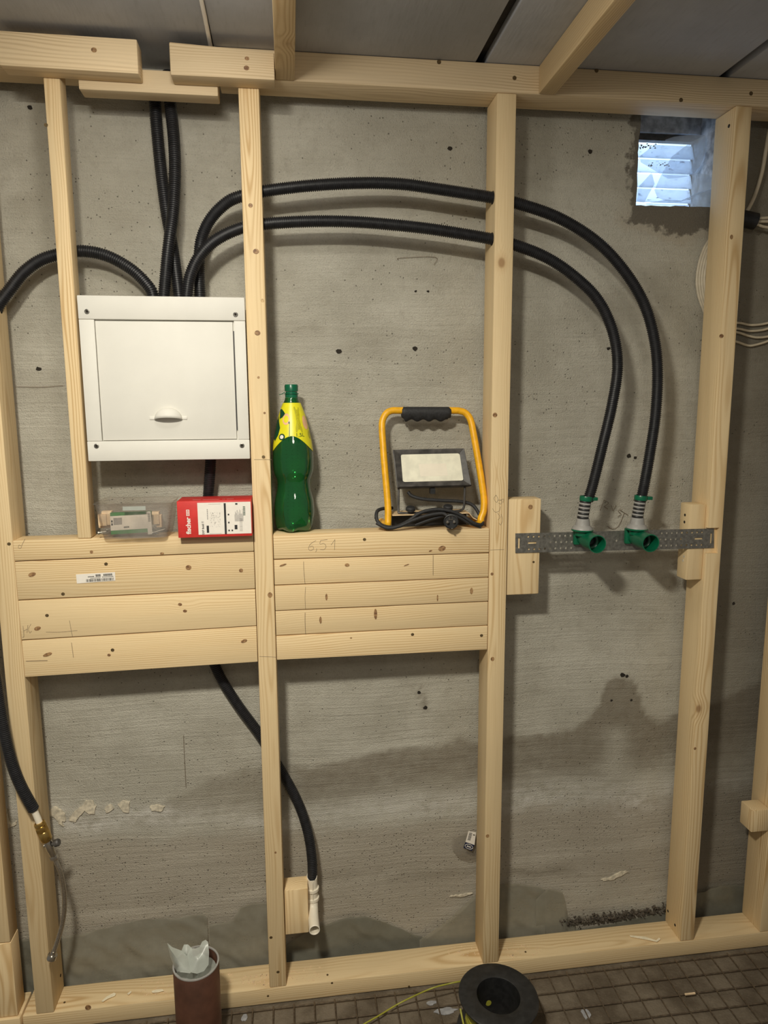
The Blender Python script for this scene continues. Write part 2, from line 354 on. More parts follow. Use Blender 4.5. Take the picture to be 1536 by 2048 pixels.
out = N(nt, 'OutputMaterial'); em = N(nt, 'Emission', i_Color=(.62, .80, 1.0, 1), i_Strength=2.1); lk(nt, em.outputs[0], out.inputs[0])
m, nt, b = nmat('white_louvre', (.8, .84, .9), .5); M['louvre'] = m
tl_ = N(nt, 'BsdfTranslucent', i_Color=(.9, .94, 1, 1)); mx = N(nt, 'MixShader', i_0=.75); tc = N(nt, 'TexCoord'); k = noise_n(nt, vmul(nt, tc.outputs['Object'], (1, 1, 3)), 60, 4)
lk(nt, mixc(nt, ramp(nt, k, .62, .72), (.9, .94, 1.0), (.10, .12, .16)), tl_.inputs['Color'])
lk(nt, b.outputs[0], mx.inputs[1]); lk(nt, tl_.outputs[0], mx.inputs[2]); lk(nt, mx.outputs[0], nt.nodes['Material Output'].inputs[0])

# ------------------------------------------------------------------ key dimensions (metres)
D = .08                 # stud depth
WALL = .12              # plaster surface
ZB, ZT, ZC = .048, 2.1827, 2.2416   # top of sole plate, underside of head plate, ceiling
# ------------------------------------------------------------------ setting: wall
HX0, HX1, HZ0, HZ1 = .947, 1.150, 1.994, 2.26
xs = [-1.1 + i*.0105 for i in range(int((HX0+1.1)/.0105))] + [HX0 + (HX1-HX0)*i/16 for i in range(17)]; xs += [HX1 + .0105*i for i in range(1, 86)]
zs = [i*HZ0/190 for i in range(190)] + [HZ0 + (HZ1-HZ0)*i/24 for i in range(25)] + [2.30]
def wall_y(x, z):
    y = WALL + .0035*noise.noise((x*2.1, z*5, 3.1)) + .0018*noise.noise((x*6, z*17, 9.2)) + .0009*noise.noise((x*9, z*70, 1.2))
    e = z + .02*noise.noise((x*3, 0, 5.5)) - .035*x
    if e < .235: y -= .006*min(1, (.235-e)/.012)*(0.7+.6*noise.noise((x*5, 2, 7)))
    return y
vs = []; idx = {}
for j, z in enumerate(zs):
    for i, x in enumerate(xs):
        idx[i, j] = len(vs); inh = HX0-1e-6 <= x <= HX1+1e-6 and HZ0-1e-6 <= z <= HZ1+1e-6
        jx = .0025*noise.noise((z*60, 4.4, x*8)) if inh and abs(x-HX0) < 1e-6 else 0
        jz = .003*noise.noise((x*50, 1.7, 0)) if inh and abs(z-HZ0) < 1e-6 else 0
        vs.append((x+jx, wall_y(x, z), z+jz))
fs = []
for j in range(len(zs)-1):
    for i in range(len(xs)-1):
        cx, cz = (xs[i]+xs[i+1])/2, (zs[j]+zs[j+1])/2
        if HX0 < cx < HX1 and HZ0 < cz < HZ1: continue
        fs.append((idx[i, j], idx[i+1, j], idx[i+1, j+1], idx[i, j+1]))
def quad(a, b_, c_, d_):
    k = len(vs); vs.extend([a, b_, c_, d_]); fs.append((k, k+1, k+2, k+3))
RB = WALL + .105         # back of the vent recess
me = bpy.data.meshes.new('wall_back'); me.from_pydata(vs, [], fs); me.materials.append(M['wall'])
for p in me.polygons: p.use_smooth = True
wall = bpy.data.objects.new('wall_back', me); COL.objects.link(wall); WO['wall_back'] = Vector((0, 0, 0))
def proj(p):
    q = Vector(p)-CP; z = q.dot(AF); return 768+FPX*q.dot(AR)/z, 1024+FPX*q.dot(AD)/z
def lerp_line(l, x):
    if x <= l[0][0]: return l[0][1]
    for (a, ya), (b_, yb) in zip(l, l[1:]):
        if x <= b_: return ya+(yb-ya)*(x-a)/(b_-a)
    return l[-1][1]
def sst(a, b_, x): t = min(1, max(0, (x-a)/(b_-a))); return t*t*(3-2*t)
# outlines of the damp patches, traced along the wall
DU = [(-300, 1640), (300, 1625), (345, 1592), (375, 1580), (430, 1558), (500, 1538), (565, 1530), (640, 1528), (720, 1512), (800, 1496), (860, 1489), (920, 1479), (960, 1484), (1010, 1475), (1100, 1466), (1150, 1456), (1180, 1436), (1197, 1408), (1208, 1372), (1222, 1352), (1265, 1352), (1276, 1375), (1283, 1410), (1296, 1434), (1320, 1440), (1370, 1430), (1600, 1330)]
DL = [(-300, 1650), (340, 1640), (450, 1625), (560, 1615), (640, 1600), (720, 1592), (800, 1574), (900, 1566), (1010, 1570), (1100, 1560), (1200, 1540), (1350, 1520), (1600, 1460)]
BU = [(-300, 1650), (100, 1668), (300, 1672), (500, 1660), (700, 1650), (900, 1640), (1010, 1612), (1200, 1600), (1350, 1585), (1600, 1560)]
PU = [(-300, 1600), (120, 1630), (330, 1632), (420, 1630), (560, 1640), (650, 1625), (760, 1612), (950, 1605), (1010, 1595), (1180, 1588), (1340, 1575), (1600, 1540)]
dv, pv, bv = [], [], []
for v_ in vs:
    px, py = proj((v_[0], WALL, v_[2])); jt = 9*noise.noise((px*.02, py*.05, 4)) + 5*noise.noise((px*.08, py*.1, 9))
    d1 = sst(-7, 9, py+jt-lerp_line(DU, px))*(1-sst(-34, 40, py+jt*2-lerp_line(DL, px)))
    arch = math.exp(-((px-1232)/26)**2)*sst(1440, 1470, py)*(1-sst(1530, 1560, py)); d1 *= 1-.75*arch
    d1 = max(d1*(.62+.38*sst(540, 640, px)), .75*math.exp(-((py-1742-jt)/9)**2)*sst(1005, 1030, px)*(1-sst(1100, 1190, px)), .5*math.exp(-((py+.06*(px-1000)-1735-jt)/12)**2)*sst(560, 700, px)*(1-sst(930, 990, px)),
             .8*math.exp(-((px-845-(py-1398)*.35)/9)**2)*sst(1365, 1375, py)*(1-sst(1415, 1430, py))*(noise.noise((px*.2, py*.2, 1)) > -.1))
    pl = max(math.exp(-((py+jt*1.5-lerp_line(PU, px)-4)/20)**2)*(.55+.45*noise.noise((px*.01, 3, 1))), 1.0*math.exp(-((px-1270)/60)**2-((py-1600+jt)/24)**2), math.exp(-((px-300)/60)**2-((py-1628+jt)/17)**2), math.exp(-((px-170)/90)**2-((py-1650+jt)/14)**2))
    pl = max(pl, .7*math.exp(-((py+.10*(px-1000)-1590-jt)/22)**2)*sst(640, 760, px)*(1-sst(1100, 1300, px))*.7)
    bn = sst(-16, 26, py+jt*1.5-lerp_line(BU, px)); bn *= 1-.45*math.exp(-((py-1790)/30)**2)*sst(1100, 1180, px)
    up = .55*sst(.30, .62, noise.noise((px*.006, py*.011, 12)))*(1-sst(800, 1000, py))
    dv.append(min(1, d1+up*.35)); pv.append(min(1, max(0, pl))); bv.append(min(1, max(0, bn)))
for nm_, arr in (('damp', dv), ('pale', pv), ('brown', bv)):
    at_ = me.attributes.new(nm_, 'FLOAT', 'POINT'); at_.data.foreach_set('value', arr)
tag(wall, 'rough grey plastered concrete basement wall with trowel streaks', None, None, 'structure')
# recess reveals as a part of the wall
rv = MB()
n = 10
rv.box(HX0-.03, HX0-.0005, WALL+.004, RB, HZ0-.03, HZ1); rv.box(HX1+.0005, HX1+.03, WALL+.004, RB, HZ0-.03, HZ1); rv.box(HX0, HX1, WALL+.004, RB, HZ0-.03, HZ0-.001); rv.box(HX0, HX1, WALL+.004, RB, HZ1-.002, HZ1+.02)
rv.build('recess_lining', M['mortar'], wall)
rv = MB().box(-1.1, 2.05, WALL+.30, WALL+.32, 0, 2.35); rv.build('outer_face', M['wall'], wall)
# vent window at the back of the recess
WZ1 = at(1277, 286, RB).z; WZ0 = HZ0 - .0
win = thing('window_1', 'small square wall vent with white louvres and bluish daylight behind torn film', None, ((HX0+HX1)/2, RB, WZ0)); win['kind'] = 'structure'
MB().box(HX0, HX1, RB-.03, RB-.002, WZ1+.016, HZ1-.003).build('lintel', M['mortar'], win)
MB().box(HX0, HX1, RB-.022, RB-.004, WZ1, WZ1+.015).build('window_frame', M['dusty_black'], win)
MB().box(HX0, HX1, RB+.012, RB+.016, WZ0-.01, WZ1+.02).build('pane', M['daylight'], win)
ns = 5; hh = (WZ1-WZ0)/ns
for i in range(ns):
    z0 = WZ0 + i*hh
    MB().hexa([(HX0, RB-.006, z0+.0), (HX1, RB-.006, z0+.0), (HX1, RB-.003, z0), (HX0, RB-.003, z0),
               (HX0, RB+.006, z0+hh*.985), (HX1, RB+.006, z0+hh*.985), (HX1, RB+.009, z0+hh*.985), (HX0, RB+.009, z0+hh*.985)]).build('louvre_slat', M['louvre'], win)
# dark holes and scars in the wall
def wall_pt(px, py): p = at(px, py, WALL); p.y = wall_y(p.x, p.z); return p
for px, py, r in [(60, 215, 5), (77, 738, 5), (678, 703, 6), (830, 697, 5), (900, 296, 5), (1180, 303, 5), (831, 583, 3), (856, 583, 3), (1245, 1350, 6), (1253, 1352, 4), (1258, 912, 5), (1217, 697, 4), (850, 1415, 5), (1270, 915, 4), (838, 1385, 4), (1222, 1400, 3), (1262, 1400, 3), (1467, 1207, 4)]:
    p = wall_pt(px, py); a = random.uniform(0, 3); rr = r*1.7/FPX
    pts = [p + Vector((math.cos(t*.7)*rr*random.uniform(.7, 1.2), 0, math.sin(t*.7)*rr*random.uniform(.6, 1.1))) - Vector((0, .0009, 0)) for t in range(9)]
    MB().slab(pts, (0, .004, 0)).build('drill_hole', M['dark_hole'], wall)
# peeling pale plaster flakes
def flake(pts, mat='pale_plaster', th=.004):
    q_ = []
    for a_, b_ in zip(pts, pts[1:]+pts[:1]):
        q_.append(a_); q_ += [(a_[0]+(b_[0]-a_[0])*t+random.uniform(-1.6, 1.6), a_[1]+(b_[1]-a_[1])*t+random.uniform(-1.6, 1.6)) for t in (.33, .67)]
    P = [wall_pt(*p) for p in q_]; MB().slab([p-Vector((0, th, 0)) for p in P], (0, th+.004, 0)).build('plaster_flake', M[mat], wall)
flake([(100, 1618), (112, 1612), (122, 1618), (131, 1626), (132, 1640), (124, 1643), (128, 1652), (118, 1646), (110, 1634), (100, 1632)])
flake([(140, 1634), (150, 1621), (163, 1612), (172, 1600), (186, 1600), (193, 1611), (190, 1626), (180, 1628), (170, 1620), (160, 1630), (152, 1643), (140, 1640)])
flake([(209, 1618), (222, 1608), (228, 1616), (213, 1625)])
flake([(236, 1608), (246, 1600), (260, 1602), (258, 1624), (246, 1622)])
flake([(300, 1612), (314, 1608), (330, 1612), (322, 1622), (303, 1621)])
flake([(1200, 1757), (1222, 1750), (1240, 1740), (1254, 1741), (1238, 1750), (1226, 1756), (1206, 1759)])
flake([(898, 1790), (910, 1786), (918, 1787), (930, 1783), (944, 1783), (935, 1786), (915, 1790)])
flake([(8, 1618), (14, 1616), (22, 1650), (32, 1641), (33, 1648), (16, 1656), (10, 1645)])
flake([(152, 1044), (160, 1038), (159, 1045)], th=.003)
for pts in ([(790, 1090-460), (815, 628)], ):
    pass
# ------------------------------------------------------------------ floor, ceiling
MB().box(-1.1, 2.05, -2.2, .34, -.04, 0).build('floor', M['floor'])
fl = bpy.data.objects['floor']; tag(fl, 'dark dusty concrete basement floor under the wire mesh', None, None, 'structure')
MB().box(-1.1, 2.05, -2.2, .34, ZC+.02, ZC+.06).build('ceiling', M['ceiling_gap']); ce = bpy.data.objects['ceiling']
tag(ce, 'dark grey concrete ceiling of wide panels with dark joints', None, None, 'structure')
seams = [-1.18, -.614, -.048, .518, 1.084, 1.65, 2.2]
for a, b_ in zip(seams, seams[1:]):
    MB().box(max(-1.1, a+(.001 if abs(a+.048) < .01 else .011)), min(2.05, b_-(.001 if abs(b_+.048) < .01 else .011)), -2.2, .34, ZC, ZC+.02, .003).build('ceiling_panel', M['ceiling'], ce)
# ------------------------------------------------------------------ timber frame
def X0(px, py, Y=0): return at(px, py, Y).x
def lumber(name, p, mat, label, cat='stud', bev=.0028, group=None):
    o = MB().hexa(p, bev).build(name, M[mat]); return tag(o, label, cat, group)
def stud(xl0, xr0, xl1, xr1, y0, y1, z0, z1, label, name='wall_stud'):
    return lumber(name, [(xl0, y0, z0), (xr0, y0, z0), (xr0, y1, z0), (xl0, y1, z0), (xl1, y0, z1), (xr1, y0, z1), (xr1, y1, z1), (xl1, y1, z1)], 'wood_z', label)
def rail(x0, x1, y0, y1, z00, z01, z10, z11, label, name, cat, mat='wood_x', bev=.0028):
    # z00,z01 bottom/top at x0; z10,z11 at x1
    return lumber(name, [(x0, y0, z00), (x1, y0, z10), (x1, y1, z10), (x0, y1, z00), (x0, y0, z01), (x1, y0, z11), (x1, y1, z11), (x0, y1, z01)], mat, label, cat, bev)
e = .0006
S0 = stud(-.5615, -.5198, -.5600, -.5180, 0, D, ZB+e, ZT-e, 'tall pine stud at the left end, with the brass valve hanging before it')
S1 = stud(-.3833, -.3545, -.3840, -.3520, .0, .042, 1.2232, ZT-e, 'slim short pine stud standing on the boards left of the white cabinet')
S2 = stud(.0005, .0425, .0000, .0430, 0, D, ZB+e, ZT-e, 'tall pine stud between the white cabinet and the green bottle')
S3 = stud(.5575, .6005, .5545, .5985, 0, D, ZB+e, ZT-e, 'tall pine stud right of the yellow work light, pencil figures on it')
S4 = stud(1.1160, 1.1565, 1.1165, 1.1570, 0, D, ZB+e, ZT-e, 'tall pine stud right of the vent window, notched for the steel plate')
x5 = X0(1521, 1849)
S5 = stud(x5, x5+.043, x5+.002, x5+.045, 0, D, ZB+e, ZT-e, 'pine stud cut off by the right edge of the picture')
xp = X0(33, 2012); zj = at(17, 1887, .0).z
P0 = stud(xp-.06, xp, xp-.06, xp, .002, .05, ZB+e, zj-.001, 'short pine post piece at the far left foot, below another piece', 'corner_post')
P1 = stud(xp-.06, xp-.001, xp-.06, xp-.001, .002, .05, zj+.001, ZT-e, 'long pine post at the far left edge, standing on a short piece', 'corner_post')
xj = at(44, 2030, 0).x
SP = rail(xj, 2.04, 0, D, .003, ZB, .003, ZB, 'long pine sole plate lying on the floor under the studs', 'sole_plate', 'timber plate')
SP2 = rail(-1.05, xj-.004, -.004, D-.004, .003, ZB-.001, .003, ZB-.001, 'short pine sole plate in the far left corner', 'sole_plate', 'timber plate')
TPR = rail(-.0405, 2.04, 0, D, ZT, ZC-e, ZT, ZC-e, 'long pine head plate under the ceiling', 'head_plate', 'timber plate', 'wood_grey')
TPL = rail(-1.05, -.3175, 0, D, ZT, ZC-e, ZT, ZC-e, 'pine head plate behind the left ceiling block', 'head_plate', 'timber plate', 'wood_grey')
BA = rail(-.449, -.190, -.045, -e, 2.164, 2.226, 2.162, 2.225, 'wide pine block with one knot, at the top left corner', 'timber_block', 'block', 'wood_grey')
BB = rail(-.129, .0765, -.045, -e, 2.163, 2.224, 2.164, 2.216, 'wide pine block with two knots, left of the near ceiling joist', 'timber_block', 'block', 'wood_grey')
BC = rail(-.317, -.041, .0, .042, 2.146, 2.190, 2.146, 2.190, 'low pine cleat under the gap between the two top blocks', 'timber_block', 'block', 'wood_grey')
def joist(x0, x1, label):
    return lumber('ceiling_joist', [(x0, -2.15, ZT), (x1, -2.15, ZT), (x1, -e, ZT), (x0, -e, ZT), (x0, -2.15, ZC-e), (x1, -2.15, ZC-e), (x1, -e, ZC-e), (x0, -e, ZC-e)], 'wood_y', label, 'joist')
joist(.0775, .117, 'pine ceiling joist right beside the bright lamp glow')
joist(.6475, .685, 'pine ceiling joist running diagonally at upper right')
# boards between the studs
def board(x0, x1, rows_l, rows_r, pxl, pxr, label, th=.058, y0=0, top=None):
    zl1, zl0 = [at(pxl, r, 0).z for r in rows_l]; zr1, zr0 = [at(pxr, r, 0).z for r in rows_r]
    g = .0011
    if top: zl1 = zr1 = top+g
    return rail(x0, x1, y0, y0+th, zl0+g, zl1-g, zr0+g, zr1-g, label, 'nailer_board', 'board', bev=.0016)
BT = 1.2185; BTL = 1.2225
LB = []
lrows = [(1076, 1123), (1123, 1201), (1201, 1281), (1281, 1356)]; rrows = [(1066, 1103), (1103, 1178), (1178, 1252), (1252, 1325)]
lab = ['narrow topmost pine board of the left stack, under the red box', 'pine board with a white barcode label, second of the left stack', 'pine board with pencilled letters, third of the left stack', 'lowest pine board of the left stack']
for i in range(4):
    LB.append(board(-.5188, -.0008, lrows[i], rrows[i], 30+5*i, 515, lab[i], y0=(.0, .0005, .0, .001)[i], top=BTL if i == 0 else None))
RB_ = []
lrows = [(1069, 1119), (1119, 1171), (1171, 1222), (1222, 1272), (1272, 1321)]; rrows = [(1057, 1106), (1106, 1155), (1155, 1203), (1203, 1251), (1251, 1300)]
lab = ['topmost pine board of the right stack, pencilled 6,51', 'second pine board of the right stack, dark nick at its left end', 'middle pine board of the right stack', 'fourth pine board of the right stack with a dark split knot', 'lowest pine board of the right stack']
for i in range(5):
    RB_.append(board(.0440, .5545, lrows[i], rrows[i], 552, 976, lab[i], y0=(0, .001, .0, .0012, .0)[i], top=BT if i == 0 else None))
# knots and screws as parts of the timbers
def disc(o, px, py, Y, rx, rz, mat, name, th=.0003, n=12, rot=0):
    p = at(px, py, Y); k = p.y-CP.y; sx, sz = rx*1.62/FPX, rz*1.62/FPX
    c, s = math.cos(rot), math.sin(rot)
    pts = [p + Vector((c*math.cos(t)*sx - s*math.sin(t)*sz, -th, s*math.cos(t)*sx + c*math.sin(t)*sz)) for t in [2*math.pi*i/n for i in range(n)]]
    return MB().slab(pts, (0, th*3, 0)).build(name, M[mat], o)
for o, l in ((BA, [(188, 100, 6, 5)]), (BB, [(494, 117, 5, 4), (493, 136, 6, 5)]), (LB[0], [(324, 1107, 5, 3)]), (LB[1], [(377, 1135, 7, 6), (482, 1141, 5, 5), (64, 1149, 9, 5)]),
             (LB[2], [(360, 1209, 5, 4), (75, 1257, 8, 5), (370, 1222, 5, 4)]), (LB[3], [(95, 1309, 11, 4), (218, 1310, 4, 3), (488, 1282, 8, 4)]),
             (RB_[0], [(884, 1097, 10, 7), (861, 1102, 5, 2)]), (RB_[1], [(566, 1130, 9, 2), (694, 1130, 6, 4), (813, 1130, 7, 1)]), (RB_[2], [(653, 1194, 3, 9), (943, 1182, 4, 9), (875, 1196, 2, 9)]),
             (RB_[3], [(751, 1228, 4, 14), (641, 1240, 3, 9)]), (RB_[4], [(702, 1276, 3, 2)]),
             (S2, [(501, 411, 5, 5), (512, 503, 7, 6), (515, 666, 7, 6), (540, 1190, 6, 7), (517, 755, 3, 3), (529, 826, 3, 3), (551, 1705, 3, 3)]), (S3, [(990, 830, 6, 6), (984, 1148, 4, 4), (985, 1318, 5, 6), (975, 1672, 5, 5)]),
             (S4, [(1463, 474, 4, 6), (1443, 672, 6, 5), (1390, 1497, 4, 4)]), (LB[0], [(183, 1104, 4, 4)])):
    for i, q in enumerate(l):
        f = o.location; disc(o, q[0], q[1], {'wood': 0}.get('x', -.045 if o in (BA, BB) else 0), q[2]*.8, q[3]*.8, 'knot', 'knot', rot=.3 if q[2] > q[3]+2 else 0)
for o, px, py in ((RB_[0], 729, 1079), (RB_[4], 825, 1269), (RB_[4], 963, 1271), (LB[3], 225, 1300), (LB[1], 212, 1128), (LB[2], 94, 1231), (S2, 525, 601), (S2, 527, 914), (S1, 92, 250), (S2, 556, 1944), (LB[1], 126, 1188), (S2, 542, 1875), (S0, 18, 1088)):
    disc(o, px, py, 0, 3.4, 3.2, 'screw', 'screw', n=10)
for px, py in ((536, 1992), (664, 1966), (818, 1973)): disc(SP, px, py, 0, 2.6, 2.4, 'screw', 'screw', n=10)
disc(SP, 176, 2015, 0, 6, 6, 'knot', 'knot')
for px, py in ((1029, 156), (878, 124), (1193, 141), (1502, 187), (1362, 200)): disc(TPR, px, py, 0, 4, 4, 'screw', 'screw', n=10)
for px, py in ((1051, 1904), (129, 2005), (655, 1950)):
    p = at(px, py, Z=ZB); MB().lathe([(.003, -.001), (.0026, .0008)], p, (0, 0, 1), 10).build('screw', M['screw'], SP)
p = at(1458, 252, X=1.1165); MB().lathe([(.0045, -.0005), (.004, .0006)], p, (-1, 0, 0), 10).build('screw', M['dark_hole'], S4)
for px, py in ((1336, 1822), (1350, 1850)):
    p = at(px, py, X=1.116); MB().lathe([(.004, -.0005), (.0036, .0006)], p, (-1, 0, 0), 10).build('screw', M['dark_hole'], S4)
p = at(121, 1951, X=-.5197); MB().lathe([(.004, -.0005), (.0036, .0006)], p, (1, 0, 0), 10).build('screw', M['dark_hole'], S0)
# pencil writing (thin graphite lines)
def strokes(o, lines, Y=0, r=.00042, name='pencil_mark', X=None):
    mb = MB()
    for ln in lines:
        pts = [at(px, py, Y) if X is None else at(px, py, X=X) for px, py in ln]
        pts = [p - Vector((0, .0002, 0)) for p in pts]
        mb.sweep(spline(pts, 4) if len(pts) > 2 else pts, r, 5)
    return mb.build(name, M['pencil'], o)
six51 = [[(632, 1081), (622, 1087), (617, 1096), (620, 1101), (627, 1098), (625, 1092), (619, 1094)], [(633, 1097), (633, 1101), (631, 1104)], [(655, 1079), (641, 1081)], [(641, 1081), (640, 1088), (648, 1087), (652, 1093), (648, 1099), (640, 1099)], [(662, 1090), (670, 1079)], [(670, 1079), (669, 1100)]]
strokes(RB_[0], six51)
strokes(RB_[1], [[(607, 1123), (608, 1145), (610, 1167)]]); strokes(RB_[1], [[(866, 1110), (866, 1150)]]); strokes(RB_[2], [[(611, 1174), (610, 1195), (611, 1218)]]); strokes(RB_[3], [[(610, 1225), (610, 1245), (611, 1268)]])
strokes(LB[2], [[(46, 1252), (48, 1272), (45, 1275)], [(47, 1262), (55, 1258)], [(56, 1250), (54, 1266)], [(62, 1248), (57, 1258), (60, 1266), (63, 1262)], [(92, 1264), (120, 1264), (155, 1261)], [(139, 1241), (142, 1258), (145, 1273)]])
strokes(LB[3], [[(143, 1285), (145, 1300), (147, 1315)]]); strokes(LB[3], [[(52, 1322), (95, 1321)]])
strokes(S3, [[(992, 990), (988, 997), (993, 1005), (996, 998), (992, 990)], [(996, 1000), (1003, 1001), (1002, 1008), (997, 1006)], [(1000, 1001), (1007, 998), (1006, 1006)],
             [(985, 1017), (990, 1024), (998, 1022), (1001, 1013)], [(995, 1026), (1000, 1034), (996, 1040)], [(1002, 1028), (1005, 1040), (1001, 1050), (998, 1046)]])
strokes(S3, [[(980, 1100), (1008, 1099)]]); strokes(S2, [[(519, 1313), (553, 1314)]]); strokes(S2, [[(508, 919), (543, 919)]])
strokes(LB[0], [[(42, 1092), (38, 1090), (37, 1096), (42, 1096), (44, 1090), (50, 1078)]])
strokes(wall, [[(1208, 1000), (1203, 1012), (1200, 1021)], [(1208, 1000), (1217, 1006), (1208, 1013)], [(1208, 1013), (1216, 1018)], [(1222, 1010), (1226, 1022)], [(1226, 1022), (1232, 1010)], [(1243, 1018), (1236, 1022), (1242, 1028), (1235, 1033)], [(1240, 1020), (1256, 1030)], [(1248, 1026), (1238, 1050), (1226, 1058), (1214, 1052)]], Y=WALL-.004, r=.0006)
strokes(wall, [[(367, 1470), (369, 1520), (372, 1575)], [(797, 520), (800, 516), (870, 514), (868, 530)], [(30, 773), (80, 774), (126, 771)]], Y=WALL-.004, r=.0005, name='hairline_crack')
# barcode price label on the second left board (upside down)
pl = [at(px, py, 0) for px, py in ((152, 1149), (230, 1144), (231, 1161), (154, 1167))]
lab_o = MB().slab([p-Vector((0, .0006, 0)) for p in pl], (0, .0008, 0)).build('price_label', M['white_print'], LB[1]); lab_o['label'] = 'white barcode label stuck upside down'
u = (pl[1]-pl[0]); v = (pl[3]-pl[0]); o0 = pl[0]-Vector((0, .0009, 0)); mb = MB(); rr = random.Random(3); s = .24
while s < .96:
    w = rr.choice((.006, .010, .016)); rect2d(mb, o0, u, v, s, s+w, .60, .90); s += w + rr.choice((.006, .009, .014))
for a, b_, c_, d_ in ((.70, .92, .12, .36), (.50, .60, .12, .40), (.30, .44, .28, .40), (.36, .62, .48, .54), (.66, .94, .42, .50)):
    s = a
    while s < b_: rect2d(mb, o0, u, v, s, s+.022, c_, d_); s += .033
mb.build('barcode_print', M['black_print'], lab_o, recalc=False)

# ------------------------------------------------------------------ corrugated conduits
def ribbed(path, r=.0130, pitch=.0046, sides=14):
    pts = resample(path, pitch/4); rad = [r if (i % 4) in (0, 1) else r*.86 for i in range(len(pts))]
    return MB().sweep(pts, rad, sides)
def P3(l, n=8): return spline([at(px, py, y) for px, py, y in l], n)
H1p = P3([(401, 640, .066), (400, 590, .066), (398, 535, .066), (402, 482, .062), (420, 440, .052), (450, 408, .042), (480, 393, .034), (530, 382, .03), (625, 371, .028), (725, 366, .028), (800, 368, .027), (868, 377, .025), (983, 395, .022), (1036, 407, .022), (1118, 436, .020), (1193, 483, .014), (1248, 541, .006), (1287, 605, 0), (1308, 675, -.005), (1315, 745, -.008), (1311, 830, -.012), (1300, 905, -.016), (1290, 962, -.02), (1284, 992, -.02), (1283, 1001, -.02)])
H2p = P3([(370, 640, .033), (374, 590, .032), (381, 550, .032), (400, 511, .031), (432, 480, .032), (480, 457, .032), (530, 448, .032), (610, 443, .03), (690, 443, .03), (768, 448, .028), (868, 459, .025), (983, 478, .022), (1030, 490, .022), (1093, 515, .020), (1148, 552, .014), (1196, 600, .006), (1225, 662, 0), (1235, 732, -.006), (1224, 810, -.012), (1204, 895, -.018), (1186, 968, -.02), (1178, 994, -.02), (1176, 1003, -.02)])
def hose(mb, label): return tag(mb.build('corrugated_conduit', M['black_hose'], smooth=50), label, 'conduit')
hose(ribbed([p for p in H1p if p.x > -.05 or p.z > 1.7425]), 'outer black corrugated conduit arching from the cabinet to the right green outlet')
hose(ribbed([p for p in H2p if p.x > -.05 or p.z > 1.7425]), 'inner black corrugated conduit arching from the cabinet to the left green outlet')
V1p = P3([(362, 640, .062), (358, 590, .064), (349, 520, .070), (341, 470, .076), (333, 425, .082), (323, 350, .09), (315, 270, .095), (310, 205, .098), (307, 150, .10), (305, 120, .10)])
V2p = P3([(324, 640, .050), (328, 590, .048), (334, 520, .045), (340, 470, .046), (346, 425, .054), (350, 350, .066), (348, 280, .074), (341, 210, .084), (337, 150, .09), (335, 120, .092)])
def clipz(p, z): return [q for q in p if q.z < z]
hose(ribbed([p for p in V1p if 1.7425 < p.z < 2.226]), 'black conduit rising from the cabinet to the ceiling, behind its crossing twin')
hose(ribbed([p for p in V2p if 1.7425 < p.z < 2.226]), 'black conduit rising from the cabinet to the ceiling, in front of its crossing twin')
HLp = P3([(310, 640, .066), (306, 592, .066), (295, 570, .066), (262, 538, .066), (212, 511, .066), (160, 502, .065), (112, 510, .064), (78, 522, .062), (47, 545, .058), (22, 576, .054), (-8, 618, .048), (-30, 670, .04), (-45, 740, .03)])
hose(ribbed([p for p in HLp if p.z > 1.7425 or p.x < -.36]), 'black conduit arching left from the cabinet behind the slim stud')
HBp = P3([(421, 880, .06), (421, 925, .068), (417, 985, .082), (410, 1080, .094), (405, 1180, .1015), (412, 1270, .1025), (434, 1340, .1025), (472, 1404, .1025), (520, 1470, .1035), (553, 1526, .102), (584, 1580, .094), (604, 1625, .082), (618, 1675, .070), (624, 1720, .062), (625, 1752, .058), (625, 1775, .056)])
hose(ribbed([p for p in HBp if p.z < 1.3965], r=.0128), 'black conduit dropping from under the cabinet behind the boards to the white pipe bend')
HFp = P3([(-60, 1050, -.05), (-40, 1150, -.05), (-22, 1270, -.045), (-8, 1360, -.042), (6, 1450, -.038), (21, 1517, -.034), (40, 1568, -.030), (68, 1620, -.026)])
hoseF = hose(ribbed(HFp, r=.0125), 'black conduit hanging at the left edge, ending in a brass fitting')
# real holes for the conduits
def nearest_hole(path, x0, x1, r):
    pts = [p for p in path if x0-.03 < p.x < x1+.03]
    return MB().sweep([pts[0]+(pts[0]-pts[1]).normalized()*.01] + pts + [pts[-1]+(pts[-1]-pts[-2]).normalized()*.01], r, 16)
cut(S2, nearest_hole(H1p[20:120], .0, .043, .0142)); cut(S2, nearest_hole(H2p[20:120], 0, .043, .0142))
cut(S3, nearest_hole(H1p[40:120], .556, .6, .0142)); cut(S3, nearest_hole(H2p[40:120], .556, .6, .0142))
cut(S0, nearest_hole(HLp, -.56, -.52, .0142))
cut(S4, MB().box(1.10, at(1437, 1080, 0).x, -.01, .0105, at(1420, 1107, 0).z, at(1420, 1056, 0).z))

